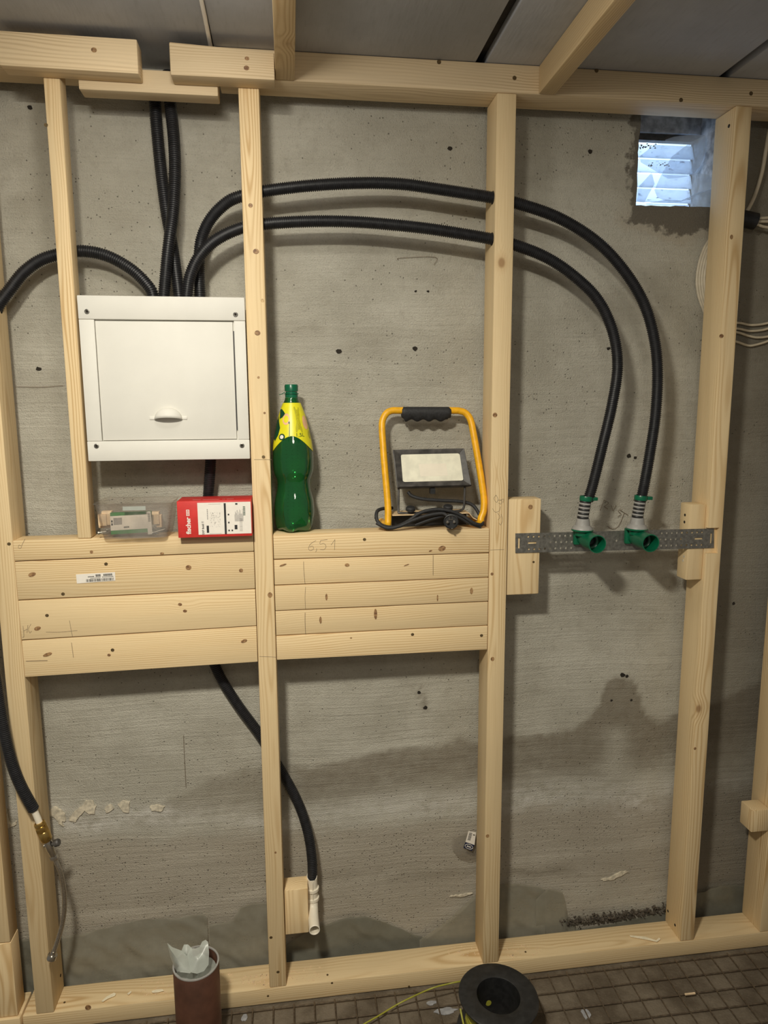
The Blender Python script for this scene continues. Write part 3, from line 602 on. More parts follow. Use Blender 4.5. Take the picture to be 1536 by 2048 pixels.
# ------------------------------------------------------------------ manifold cabinet
cx0, cx1, cz0, cz1 = -.3475, -.0015, 1.394, 1.743
cab = thing('manifold_cabinet', 'white metal manifold cabinet hung between two studs', 'cabinet', ((cx0+cx1)/2, 0, cz0))
MB().box(cx0+.006, cx1-.006, .004, .10, cz0+.006, cz1-.004).build('body', M['white_paint'], cab)
fy0, fy1 = -.006, .004
dz1, dz0 = at(300, 641, fy0).z, at(300, 880, fy0).z; dx0, dx1 = at(197, 760, fy0).x, at(469, 760, fy0).x
MB().box(cx0, cx1, fy0, fy1, dz1+.0015, cz1, .002).build('top_rail', M['white_paint'], cab)
MB().box(cx0, cx1, fy0, fy1, cz0, dz0-.0015, .002).build('bottom_rail', M['white_paint'], cab)
MB().box(cx0+.0005, dx0-.0015, fy0+.0008, fy1, dz0-.001, dz1+.001, .0008).build('side_stile', M['white_paint'], cab)
MB().box(dx1+.003, cx1-.0005, fy0+.0008, fy1, dz0-.001, dz1+.001, .0008).build('side_stile', M['white_paint'], cab)
MB().box(dx0, dx1, -.0022, .0032, dz0, dz1-.0012, .0008).build('door', M['white_paint'], cab); door = [c for c in cab.children if c.name.startswith('door')][0]
MB().box(dx1+.0006, dx1+.0024, -.001, .0036, dz0+.02, dz1-.02).build('door_gap_strip', M['black_print'], door)  # thin black strip in the gap at the door's right edge
# cup pull
hc = at(337, 836, -.002); mb = MB(); prof = []; nA, nB = 16, 7
hw, hz, hy = .030, .026, .022; vv_ = []; ff_ = []
for i in range(nA+1):
    a = math.pi*i/nA
    for j in range(nB+1):
        t = math.pi/2*j/nB
        vv_.append(hc + Vector((math.cos(a)*hw*math.cos(t), -hy*math.sin(a)*math.cos(t), hz*math.sin(t) - .004 + .005*math.sin(a)*math.cos(t))))
for i in range(nA):
    for j in range(nB): k = i*(nB+1)+j; ff_.append((k, k+1, k+nB+2, k+nB+1))
mb.raw(vv_, ff_); hd = mb.build('handle', M['white_paint'], door)
sm = hd.modifiers.new('thick', 'SOLIDIFY'); sm.thickness = .0012
for s in (-1, 1): MB().box(hc.x+s*.033-.007, hc.x+s*.033+.007, -.0042, -.0022, hc.z-.0035, hc.z+.0035, .0009).build('handle_lug', M['white_paint'], door)
for px, py in ((174, 623), (471, 629), (193, 892), (484, 891)):
    p = at(px, py, fy0); MB().lathe([(.0052, .0), (.0052, .0012), (.0036, .0018), (.0034, .0004), (.0, .0002)], p, (0, -1, 0), 16).build('screw', M['steel'], cab)
    MB().lathe([(.0028, 0), (.0028, .0010)], p-Vector((0, .0002, 0)), (0, -1, 0), 12).build('screw_recess', M['dark_hole'], cab)

# ------------------------------------------------------------------ clear tray with offcuts and card
TZ = BTL + .0016
tl, tr_ = at(186, 1012, -.02).x, at(345, 1010, -.02).x; tb0, tb1 = at(205, 1078, -.02).x, at(333, 1074, -.02).x; tz1 = at(190, 1008, -.022).z
tray = thing('storage_tray', 'clear plastic tray of fixings on the boards beside the red box', 'tray', ((tl+tr_)/2, .02, TZ))
def ring(x0, x1, y0, y1, z, r=.012, n=4):
    out = []
    for cx, cy, a0 in ((x1-r, y1-r, 0), (x0+r, y1-r, 90), (x0+r, y0+r, 180), (x1-r, y0+r, 270)):
        for k in range(n+1): a = R_(a0+90*k/n); out.append(Vector((cx+r*math.cos(a), cy+r*math.sin(a), z)))
    return out
ty0, ty1 = -.027, .085
r0 = ring(tb0, tb1, ty0+.01, ty1-.01, TZ); r1 = ring(tl+.003, tr_-.003, ty0+.002, ty1-.002, tz1-.002); r2 = ring(tl-.001, tr_+.001, ty0-.002, ty1+.002, tz1)
k = len(r0); ff_ = [tuple(range(k-1, -1, -1))]
for a in range(2):
    for i in range(k): ff_.append((a*k+i, a*k+(i+1) % k, (a+1)*k+(i+1) % k, (a+1)*k+i))
ob = MB().raw(r0+r1+r2, ff_).build('shell', M['tray'], tray); sm = ob.modifiers.new('thick', 'SOLIDIFY'); sm.thickness = .0014
MB().box(at(246, 1022, -.024).x, at(292, 1022, -.024).x, ty0+.001, ty0+.0022, at(250, 1021, -.024).z, at(250, 1013, -.024).z).build('label_strip', M['bag'], tray)
cp = [at(px, py, -.006) for px, py in ((220, 1026), (302, 1023), (302, 1064), (222, 1069))]
card = tag(MB().slab([p for p in cp], (0, .010, 0)).build('fixings_packet', M['green_print']), 'green and white packet of fixings in the clear tray', 'packet')
o0 = cp[3]-Vector((0, .0006, 0)); u = cp[2]-cp[3]; v = cp[0]-cp[3]
mb = MB(); rect2d(mb, o0, u, v, .0, 1.0, .18, .85); mb.build('paper_face', M['white_print'], card, recalc=False)
o1 = o0-Vector((0, .0005, 0)); mb = MB(); rect2d(mb, o1, u, v, .02, .06, .56, .66); rect2d(mb, o1, u, v, .02, .06, .42, .52)
for i in range(4): rect2d(mb, o1, u, v, .33+.035*i, .355+.035*i, .27, .34)
mb.build('print', M['black_print'], card, recalc=False)
mb = MB(); rect2d(mb, o1, u, v, .08, .29, .44, .76); mb.build('print', M['grey_print'], card, recalc=False)
sp_ = [at(px, py, -.0085) for px, py in ((292, 1023), (301, 1023), (305, 1068), (296, 1069))]; st = MB().slab(sp_, (0, .0006, 0)).build('barcode_sticker', M['white_print'], card)
mb = MB(); o1 = sp_[3]-Vector((0, .0004, 0)); u1 = sp_[2]-sp_[3]; v1 = sp_[0]-sp_[3]
s = .55
while s < .93: rect2d(mb, o1, u1, v1, .3, .85, s, s+.02); s += .045
mb.build('barcode_print', M['black_print'], st, recalc=False)
for i, (px, py, w, h_, rot) in enumerate(((205, 1040, 15, 22, .1), (214, 1036, 18, 26, -.1), (311, 1036, 14, 24, .05), (318, 1042, 10, 24, 0), (212, 1050, 26, 10, .0))):
    p = at(px, py, .012+.006*i); a, b_ = w*.0012/2, h_*.0012/2
    o_ = MB().box(p.x-a, p.x+a, p.y-.003, p.y+.014, max(TZ+.004, p.z-b_), p.z+b_, .001).build('wood_wedge', M['wood_end'])
    tag(o_, ['leftmost pale wooden wedge in the clear tray', 'taller pale wooden wedge beside the packet in the tray', 'pale wooden wedge right of the packet in the tray', 'rightmost thin pale wooden wedge in the tray', 'flat pale wooden wedge lying low at the tray left'][i], 'wedge')
for i, (a, b_) in enumerate((((196, 1066), (216, 1062)), ((212, 1060), (222, 1058)), ((304, 1066), (330, 1058)), ((306, 1058), (318, 1063)), ((310, 1067), (318, 1069)))):
    p, q = at(*a, -.008), at(*b_, -.004); p.z = max(p.z, TZ+.006); q.z = max(q.z, TZ+.006); dr = (q-p).normalized()
    o_ = MB().sweep([p, p+dr*.003, p+dr*.0031, q], [.0036, .0036, .0017, .0012], 8).build('loose_screw', M['steel'])
    tag(o_, ['leftmost shiny screw lying in the clear tray', 'shiny screw partly behind the packet left edge in the tray', 'long shiny screw right of the packet, pointing to the tray corner', 'short shiny screw touching the packet right edge', 'lowest shiny screw at the tray bottom right of the packet'][i], 'screw', 'loose screws in the clear tray')
# ------------------------------------------------------------------ red box of fixings
by0, by1 = -.028, .052
bx0 = at(355, 1040, by0).x; bx1 = -.0012; bz0 = BTL+.0006; bz1 = at(356, 1003, by0).z
rb = thing('fixings_box', 'red cardboard box of fixings with white data label, on the boards', 'box', ((bx0+bx1)/2, (by0+by1)/2, bz0))
MB().box(bx0, bx1, by0, by1, bz0, bz1, .0012).build('carton', M['red_card'], rb)
H_ = bz1-bz0; W_ = bx1-bx0; o0 = Vector((bx0, by0-.0005, bz0)); U = Vector((1, 0, 0)); Vz = Vector((0, 0, 1))
lx0 = at(396, 1040, by0).x-bx0
mb = MB(); rect2d(mb, o0, U, Vz, lx0, W_-.0015, .006, H_-.004); wl = mb.build('data_label', M['white_print'], rb, recalc=False)
mb = MB(); put2d(mb, text2d('fischer', .0140, bold=.00045), o0 + U*.0232 + Vz*(H_*.33), Vz, -U); mb.build('brand_lettering', M['white_print'], rb, recalc=False)
mb = MB(); rect2d(mb, o0, U, Vz, .0195, .0262, H_*.60, H_*.615); rect2d(mb, o0, U, Vz, .0195, .0262, H_*.755, H_*.77); rect2d(mb, o0, U, Vz, .0195, .0212, H_*.615, H_*.755); rect2d(mb, o0, U, Vz, .0245, .0262, H_*.615, H_*.755); rect2d(mb, o0, U, Vz, .0223, .0234, H_*.63, H_*.74); mb.build('brand_mark', M['white_print'], rb, recalc=False)
o1 = o0-Vector((0, .0004, 0)); mb = MB()
put2d(mb, text2d('SXP 8x60 T', .0062, bold=.0001), o1 + U*(lx0+.0105) + Vz*(H_*.26), Vz, -U)
rect2d(mb, o1, U, Vz, lx0+.018, lx0+.023, .010, .026)
rect2d(mb, o1, U, Vz, lx0+.057, lx0+.0615, .006, H_-.006)
for a, b_ in ((.065, .012), (.065, .030), (.065, .048), (.072, .012)): rect2d(mb, o1, U, Vz, lx0+a, lx0+a+.0032, b_, b_+.0036)
rect2d(mb, o1, U, Vz, lx0+.079, lx0+.085, .016, .026); rect2d(mb, o1, U, Vz, lx0+.082, lx0+.087, H_-.010, H_-.0065)
mb.build('label_print', M['black_print'], wl, recalc=False)
mb = MB(); rr = random.Random(5)
for i in range(90):
    a, b_ = rr.uniform(.026, .048), rr.uniform(.022, .055); rect2d(mb, o1, U, Vz, lx0+a, lx0+a+rr.uniform(.0006, .002), b_, b_+.0006)
for i in range(16): a = .080+.0012*i; rect2d(mb, o1, U, Vz, lx0+a, lx0+a+.0007, .034, .034+.028*rr.uniform(.5, 1))
for i in range(6): rect2d(mb, o1, U, Vz, lx0+.020, lx0+.022, .040+.004*i, .043+.004*i)
for i in range(12): a = .024+.0022*i; rect2d(mb, o1, U, Vz, lx0+a, lx0+a+.0016, .0075, .0083); rect2d(mb, o1, U, Vz, lx0+a, lx0+a+.0016, H_-.0078, H_-.0070)
for i in range(10): rect2d(mb, o1, U, Vz, lx0+.090, lx0+.0965, .012+.003*i, .0128+.003*i)
mb.build('label_print', M['grey_print'], wl, recalc=False)
mb = MB()
for i in range(7): rect2d(mb, o1, U, Vz, lx0+.0985, lx0+.1035, H_-.034+.0030*i, H_-.0325+.0030*i)
mb.build('green_barcode', M['label_darkgreen'], wl, recalc=False)
mb = MB()
for i in range(30):
    if rr.random() < .75: rect2d(mb, Vector((bx0+.032+.0031*i, by0+.018, bz1+.0004)), U, Vector((0, 1, 0)), 0, .0022, 0, .0035)
mb.build('top_lettering', M['white_print'], rb, recalc=False)

# ------------------------------------------------------------------ green bottle
bc = at(590, 1064, .05); BX = bc.x; BY = .049; BZ = BT+.0005
bot = thing('soda_bottle', 'empty green plastic soda bottle with a yellow citrus label', 'bottle', (BX, BY, BZ))
prof = [(.031, .002), (.039, .003), (.0435, .010), (.0462, .030), (.0468, .052), (.0450, .075), (.0395, .097), (.0375, .112), (.0388, .124), (.0445, .136), (.0468, .150), (.0472, .172), (.0462, .192), (.0440, .208), (.0400, .228), (.0340, .256), (.0270, .280), (.0205, .297), (.0165, .305), (.0150, .309), (.0150, .312)]
from bisect import bisect
def prad(h):
    for (ra, ha), (rb_, hb) in zip(prof, prof[1:]):
        if ha <= h <= hb: return ra+(rb_-ra)*(h-ha)/(hb-ha)
    return prof[-1][0]
mb = MB(); ss = 48; fine = []
hs = [.0022+.3098*i/70 for i in range(71)]
# smooth the profile
def srad(h): return sum(prad(min(.3115, max(.0021, h+d_))) for d_ in (-.006, -.003, 0, .003, .006))/5
vv_ = []; ff_ = []
for h in hs:
    r = srad(h) if .01 < h < .3 else prad(h)
    for i in range(ss):
        a = 2*math.pi*i/ss; q = r
        if h < .045: q -= .0055*(1-h/.045)*(.5+.5*math.cos(5*a))**1.0
        zz = h
        if h < .012: zz = h + .006*(.5+.5*math.cos(5*a))*(1-h/.012)
        if .118 < h < .121: q -= .0012
        vv_.append(Vector((BX+q*math.cos(a), BY+q*math.sin(a), BZ+zz-.0018)))
n = len(hs)
for j in range(n-1):
    for i in range(ss): ff_.append((j*ss+i, j*ss+(i+1) % ss, (j+1)*ss+(i+1) % ss, (j+1)*ss+i))
ff_.append(tuple(range(ss-1, -1, -1)))
mb.raw(vv_, ff_).build('bottle_body', M['pet'], bot, 60)
mb = MB()
for a_ in (-.33, -.05, .22):
    for i in range(22):
        h_ = .022+.0085*i
        if .108 < h_ < .128: continue
        a2 = -math.pi/2+a_; r_ = srad(h_)+.0002; p = Vector((BX+r_*math.cos(a2), BY+r_*math.sin(a2), BZ+h_)); mb.lathe([(.0011, -.0004), (.0009, .0006), (.0004, .0009)], p, (math.cos(a2), math.sin(a2), 0), 6)
tag(mb.build('embossed_dots', M['pet'], bot, 60), None, None, None, 'stuff')
MB().lathe([(.0145, .3105), (.0145, .318), (.0165, .3185), (.0165, .320), (.0135, .3205), (.0135, .3235), (.013, .324)], (BX, BY, BZ), (0, 0, 1), 24).build('neck_ring', M['green_plastic'], bot)
MB().lathe([(.0135, .3245), (.0152, .325), (.0155, .337), (.0142, .340), (0, .340)], (BX, BY, BZ), (0, 0, 1), 28).build('bottle_cap', M['green_plastic'], bot)
MB().sweep(spline([(BX-.015, BY-.004, BZ+.323), (BX-.021, BY-.008, BZ+.319), (BX-.028, BY-.010, BZ+.3165)], 4), .0008, 6).build('tear_band', M['green_plastic'], bot)
def on_cone(a, h, off=.0006):
    r = srad(h)+off; t = -math.pi/2 + a; return Vector((BX+r*math.cos(t), BY+r*math.sin(t), BZ+h))
def low(a): return .205 + .019*math.cos(2*a+.1) if True else .2
mb = MB(); vv_ = []; ff_ = []; na, nh = 64, 12
for i in range(na):
    a = 2*math.pi*i/na - math.pi
    for j in range(nh+1): l = low(a); vv_.append(on_cone(a, l+(.2985-l)*j/nh))
for i in range(na):
    for j in range(nh): k = i*(nh+1)+j; k2 = ((i+1) % na)*(nh+1)+j; ff_.append((k, k2, k2+1, k+1))
lb = mb.raw(vv_, ff_).build('bottle_label', M['label_yellow'], bot, 60)
def cpatch(poly, mat, name, off=.0011, sub=None):
    # poly in (angle, height); fan with subdivision toward the centre keeps it on the cone
    ca = sum(p[0] for p in poly)/len(poly); ch = sum(p[1] for p in poly)/len(poly); vv_ = [on_cone(ca, ch, off)]; ff_ = []; K = 4; n = len(poly)
    for k in range(1, K+1):
        for a, h in poly: vv_.append(on_cone(ca+(a-ca)*k/K, ch+(h-ch)*k/K, off))
    for i in range(n): ff_.append((0, 1+i, 1+(i+1) % n))
    for k in range(K-1):
        for i in range(n): ff_.append((1+k*n+i, 1+(k+1)*n+i, 1+(k+1)*n+(i+1) % n, 1+k*n+(i+1) % n))
    MB().raw(vv_, ff_).build(name, M[mat], lb, 60)
def oval(a, h, ra, rh, n=14): return [(a+ra*math.cos(2*math.pi*i/n), h+rh*math.sin(2*math.pi*i/n)) for i in range(n)]
cpatch([(-1.5, .215), (-1.15, .212), (-.90, .226), (-.82, .242), (-.95, .252), (-1.05, .258), (-1.2, .268), (-1.6, .262)], 'label_darkgreen', 'leaf_print')
cpatch([(-1.0, .262), (-.75, .266), (-.55, .274), (-.7, .279), (-1.05, .285), (-1.4, .283)], 'label_darkgreen', 'leaf_print')
cpatch(oval(-.42, .262, .28, .013), 'label_pink', 'citrus_print'); cpatch(oval(-.42, .262, .18, .008), 'label_yellow', 'citrus_core_print', .0015)
cpatch(oval(-.62, .222, .20, .0075), 'label_darkgreen', 'badge_print'); cpatch(oval(-.62, .222, .12, .0045), 'white_print', 'badge_core_print', .0015)
cpatch([(.20, .232), (.62, .232), (.66, .288), (.16, .290)], 'label_olive', 'small_print_block')
cpatch(oval(.98, .254, .26, .016), 'label_pink', 'citrus_print'); cpatch(oval(1.2, .226, .2, .010), 'label_olive', 'citrus_print')
mb = MB(); tv, tf = text2d('1,5L', .0115); mb.raw([on_cone(.42+x/.037, .2262+y, .0013) for x, y in tv], tf); mb.build('volume_print', M['label_darkgreen'], lb, recalc=False)
mb = MB()
for i in range(12): mb.raw([on_cone(-.20+a, .222+.0026*i+b_, .0013) for a, b_ in ((0, 0), (.05, 0), (.05, .0017), (0, .0017))], [(0, 1, 2, 3)])
mb.raw([on_cone(a, h, .0013) for a, h in ((-.26, .252), (-.14, .252), (-.16, .257), (-.26, .256))], [(0, 1, 2, 3)]); mb.build('small_print', M['label_darkgreen'], lb, recalc=False)

# ------------------------------------------------------------------ work light
wl_ = thing('work_light', 'LED floodlight in a yellow tubular carrying frame, on the boards', 'work light', (at(870, 1055, .04).x, .04, BT))
def leanY(py): return .072 - .060*(py-820)/(1052-820)
fr = [(800, 821), (786, 821), (775, 825), (767, 836), (764, 852), (766, 890), (769, 930), (773, 975), (776, 1015), (776, 1038)]
fl_ = [at(px, py, leanY(py)) for px, py in fr]
fr = [(902, 821), (920, 822), (932, 827), (941, 840), (946, 862), (951, 890), (958, 930), (964, 968), (968, 1000), (967, 1022), (962, 1036)]
frr = [at(px, py, leanY(py)) for px, py in fr]
rT = .0082; fz = BT + rT + .0006
def foot(pt, inx): return [Vector((pt.x+inx*.1, pt.y-.002, fz+.006)), Vector((pt.x+inx*.35, pt.y+.010, fz)), Vector((pt.x+inx*.7, pt.y+.03, fz)), Vector((pt.x+inx, pt.y+.075, fz))]
topl, topr = fl_[0], frr[0]
MB().sweep(spline(foot(fl_[-1], -.006)[::-1] + fl_[::-1] + frr + foot(frr[-1], -.012), 5), rT, 14).build('carry_frame', M['yellow'], wl_, 60)
gl = at(803, 824, .072); gr = at(901, 824, .072); ax = (gr-gl)
mb = MB(); prf = []
nL = 44; vv_ = []; ff_ = []; sd = 18
for i in range(nL+1):
    t = i/nL; c = gl + ax*t; e_ = min(1, min(t, 1-t)/.045); bumpy = .5+.5*math.cos(2*math.pi*(t*4.2-.35))
    for k_ in range(sd):
        a = 2*math.pi*k_/sd; r = .0125*(.80+.2*e_); dn = max(0, -math.sin(a)); rz = r + dn*(.0055 + .0055*bumpy)*(1 if .06 < t < .94 else .4)
        vv_.append(c + Vector((0, math.cos(a)*r, math.sin(a)*rz)))
for i in range(nL):
    for k_ in range(sd): ff_.append((i*sd+k_, i*sd+(k_+1) % sd, (i+1)*sd+(k_+1) % sd, (i+1)*sd+k_))
ff_ += [tuple(range(sd)), tuple(range(nL*sd, nL*sd+sd))]
mb.raw(vv_, ff_).build('foam_grip', M['rubber'], wl_, 50)
# lamp head: tilted box. front face corners by depth, thickness behind
yt, yb = .052, .022
F = [at(794, 976, yb), at(944, 972, yb), at(929, 896, yt), at(785, 899, yt)]
nrm = (F[1]-F[0]).cross(F[3]-F[0]).normalized(); nrm = nrm if nrm.y > 0 else -nrm
Bk = [p + nrm*.032 for p in F]; cen = sum(Bk, Vector())/4; Bk = [cen + (p-cen)*.93 for p in Bk]
head = MB().hexa([F[0], F[1], Bk[1], Bk[0], F[3], F[2], Bk[2], Bk[3]], .002).build('lamp_head', M['dusty_black'], wl_)
def fp(a, b_, off): return F[0].lerp(F[1], a).lerp(F[3].lerp(F[2], a), b_) - nrm*off
mb = MB(); out_, inn = [], []
oc = [(0.015, .02), (.985, .02), (.985, .98), (.015, .98)]; ic = [(.085, .145), (.90, .145), (.915, .86), (.10, .86)]
for i in range(4):
    a, b_ = oc[i], oc[(i+1) % 4]; c_, d_ = ic[(i+1) % 4], ic[i]
    mb.raw([fp(*a, .004), fp(*b_, .004), fp(*c_, .001), fp(*d_, .001)], [(0, 1, 2, 3)])
    mb.raw([fp(*a, .004), fp(*b_, .004), fp(*b_, -.001), fp(*a, -.001)], [(3, 2, 1, 0)])
mb.build('bezel', M['dusty_black'], head)
cr = []; rad = .035
for cx, cy, a0 in ((ic[2][0]-.03, ic[2][1]-.05, 0), (ic[3][0]+.03, ic[3][1]-.05, 90), (ic[0][0]+.03, ic[0][1]+.05, 180), (ic[1][0]-.03, ic[1][1]+.05, 270)):
    for k_ in range(5): a = R_(a0+90*k_/4); cr.append(fp(cx+.028*math.cos(a), cy+.048*math.sin(a), .0016))
MB().slab(cr, nrm*.003).build('lens', M['lens'], head)
cr = [fp(a, b_, .0019) for a, b_ in ((.33, .28), (.70, .28), (.70, .60), (.33, .60))]
MB().slab(cr, nrm*.001).build('led_array', M['grey_plastic' if False else 'white_plastic'], head)
MB().box(*[f(at(865, 980, .035)[i] for i in (0,)) + d_ for f, d_ in ((sum, -.006), (sum, .006))], .03, .045, at(865, 984, .035).z-.004, at(865, 976, .035).z).build('latch', M['black_plastic'], head)
# bracket
br = [at(797, 970, .036), at(797, 1000, .03), at(797, 1020, .026), at(803, 1026, .022), at(860, 1025, .02), at(915, 1022, .02), at(927, 1016, .024), at(929, 995, .03), at(930, 965, .036)]
MB().sweep(spline(br, 5), .0028, 8).build('bracket', M['dusty_black'], wl_)
for px, py in ((821, 1017), (896, 1014)):
    p = at(px, py, .018); MB().lathe([(.0085, 0), (.0115, .002), (.0115, .008), (.009, .0105), (0, .0105)], p-Vector((0, 0, .006)), (0, -.25, 1), 16).build('clamp_knob', M['rubber'], wl_)
# folded base plate
cz = at(860, 1027, .02).z; xa, xb = at(784, 1027, .02).x, at(943, 1022, .02).x
pp = [(xa, cz), (xb-.008, cz+.001), (xb+.002, cz-.011), (xb+.012, cz-.016)]
mb = MB()
for (a0, z0), (a1, z1) in zip(pp, pp[1:]): mb.hexa([(a0, .012, z0-.0022), (a1, .012, z1-.0022), (a1, .075, z1-.0022), (a0, .075, z0-.0022), (a0, .012, z0), (a1, .012, z1), (a1, .075, z1), (a0, .075, z0)])
mb.build('base_plate', M['cream_metal'], wl_)
MB().box(xa+.004, xb-.004, .052, .056, BT+.002, cz-.0025).build('back_panel', M['black_plastic'], wl_)  # black sheet standing for the dark shadow under the base plate
cb_ = lambda l, r=.0042: MB().sweep(spline([at(*q) for q in l], 6), r, 9)
cab_l = [(816, 984, .045), (824, 992, .04), (845, 998, .036), (880, 1001, .036), (920, 1003, .036), (945, 1010, .034), (958, 1028, .022), (965, 1048, .006), (950, 1047, -.001), (925, 1032, .003), (900, 1022, .004), (870, 1019, .005), (840, 1026, .004), (815, 1043, .002), (790, 1054, .002), (768, 1052, .006), (755, 1042, .014), (753, 1026, .026), (762, 1018, .04), (785, 1016, .055)]
cb_(cab_l).build('power_cable', M['rubber'], wl_, 60)
cb_([(753, 1046, .012), (775, 1056, .0), (800, 1052, -.003), (825, 1041, -.002), (855, 1031, -.001), (885, 1027, -.001), (897, 1034, -.006)]).build('power_cable', M['rubber'], wl_, 60)
cb_([(830, 1050, .01), (870, 1036, .008), (905, 1030, .006), (940, 1046, .006), (962, 1054, .004)]).build('power_cable', M['rubber'], wl_, 60)
pc = at(902, 1043, -.022); ax = (CP-pc).normalized(); ax = (ax + Vector((0, 0, -.15))).normalized()
plg = MB().lathe([(.010, -.016), (.0165, -.008), (.0172, .004), (.0155, .0045), (.0150, .001), (0, .001)], pc, ax, 24).build('plug', M['black_plastic'], wl_)
u, w_ = Vector((1, 0, 0)), ax.cross(Vector((1, 0, 0))).normalized()
if w_.z < 0: w_ = -w_
def pr_(a, b_, h=.0): return pc + u*a + w_*b_ + ax*h
mb = MB(); mb.lathe([(.0032, .001), (.0032, .0085), (.002, .0095)], pr_(-.0078, 0), ax, 10); mb.lathe([(.0032, .001), (.0032, .0085), (.002, .0095)], pr_(.0078, 0), ax, 10)
mb.build('plug_pin', M['chrome'], plg)
mb = MB(); rect = [(-.0042, .0045), (.0042, .0045), (.0036, .0125), (-.0036, .0125)]
mb.sweep([pr_(*q, .0022) for q in rect+[rect[0]]], .0010, 6); mb.build('earth_contact', M['chrome'], plg)
MB().box(pc.x-.002, pc.x+.002, pc.y-.012, pc.y-.006, pc.z-.0155, pc.z-.0138).build('earth_contact', M['chrome'], plg)
cb_([(903, 1060, -.004), (905, 1072, -.010), (898, 1076, -.012)], .0001)

# ------------------------------------------------------------------ mounting blocks and steel plate
zt, zb = at(1048, 998, .011).z, at(1048, 1189, .011).z
MBk = rail(.6012, at(1080, 1095, .011).x, .011, .058, zb, zt, zb, zt, 'pine mounting block right of the pencilled stud, carrying the steel plate', 'mounting_block', 'block', 'wood_z')
disc(MBk, 1061, 1014, .011, 5, 5, 'knot', 'knot'); disc(MBk, 1067, 1124, .011, 2.5, 2.5, 'screw', 'screw')
xr0 = at(1372, 1150, .011).x; zt, zb = at(1385, 1009, .011).z, at(1385, 1160, .011).z
MR = rail(xr0, 1.1155, .011, .055, zb, zt, zb, zt, 'pine mounting block left of the notched stud, carrying the steel plate', 'mounting_block', 'block', 'wood_z')
for px, py in ((1370, 1030), (1369, 1044), (1368, 1113), (1366, 1121)):
    p = at(px, py, X=xr0); MB().lathe([(.004, -.0005), (.0035, .0006)], p, (-1, 0, 0), 9).build('screw', M['pale_plaster' if py % 2 else 'dark_hole'], MR)
z51, z50 = at(1506, 1617, .01).z, at(1506, 1660, .01).z
MR5 = rail(at(1504, 1640, .0).x, x5-.001, .0, .05, z50, z51, z50, z51, 'small pine block on the stud at the right edge', 'mounting_block', 'block', 'wood_z')
# plate
Yp = .0082; pz = lambda px, py: at(px, py, Yp)
A, B_, C_, D_ = pz(1031, 1106), pz(1428, 1096), pz(1428, 1057), pz(1031, 1067)
plate = thing('mounting_plate', 'perforated galvanised steel plate joining two pine blocks', 'plate', (A+B_)/2)
mbp = MB().hexa([A, B_, B_+Vector((0, .002, 0)), A+Vector((0, .002, 0)), D_, C_, C_+Vector((0, .002, 0)), D_+Vector((0, .002, 0))], 0)
po = mbp.build('plate_strip', M['steel'], plate)
def pu(a, b_): return A.lerp(B_, a).lerp(D_.lerp(C_, a), b_)
ct = MB()
def hole(a, b_, r=.0028): p = pu(a, b_); ct.lathe([(r, -.01), (r, .01)], p, (0, 1, 0), 8)
for i in range(9):
    for b_, o_ in ((.82, 0), (.5, .006), (.18, .003)):
        if b_ == .5 and i < 4: continue
        hole(.062+.026*i+o_, b_, .0027); hole(1-(.062+.026*i+o_), b_, .0027)
hole(.5, .5, .003)
for a0, a1 in ((.06, .102), (.898, .94)): ct.box(pu(a0, .5).x, pu(a1, .5).x, -.01, .03, pu(a0, .5).z-.0025, pu(a0, .5).z+.0025)
for a0 in (.012, .980): p = pu(a0, .5); ct.box(p.x, p.x+.0045, -.01, .03, p.z-.013, p.z+.013)
cut(po, ct)
for s in (.04, .96): 
    mb = MB().box(pu(.05, 1).x, pu(.95, 1).x, Yp-.0012, Yp+.0005, pu(.5, s).z-.001, pu(.5, s).z+.001, .0004)
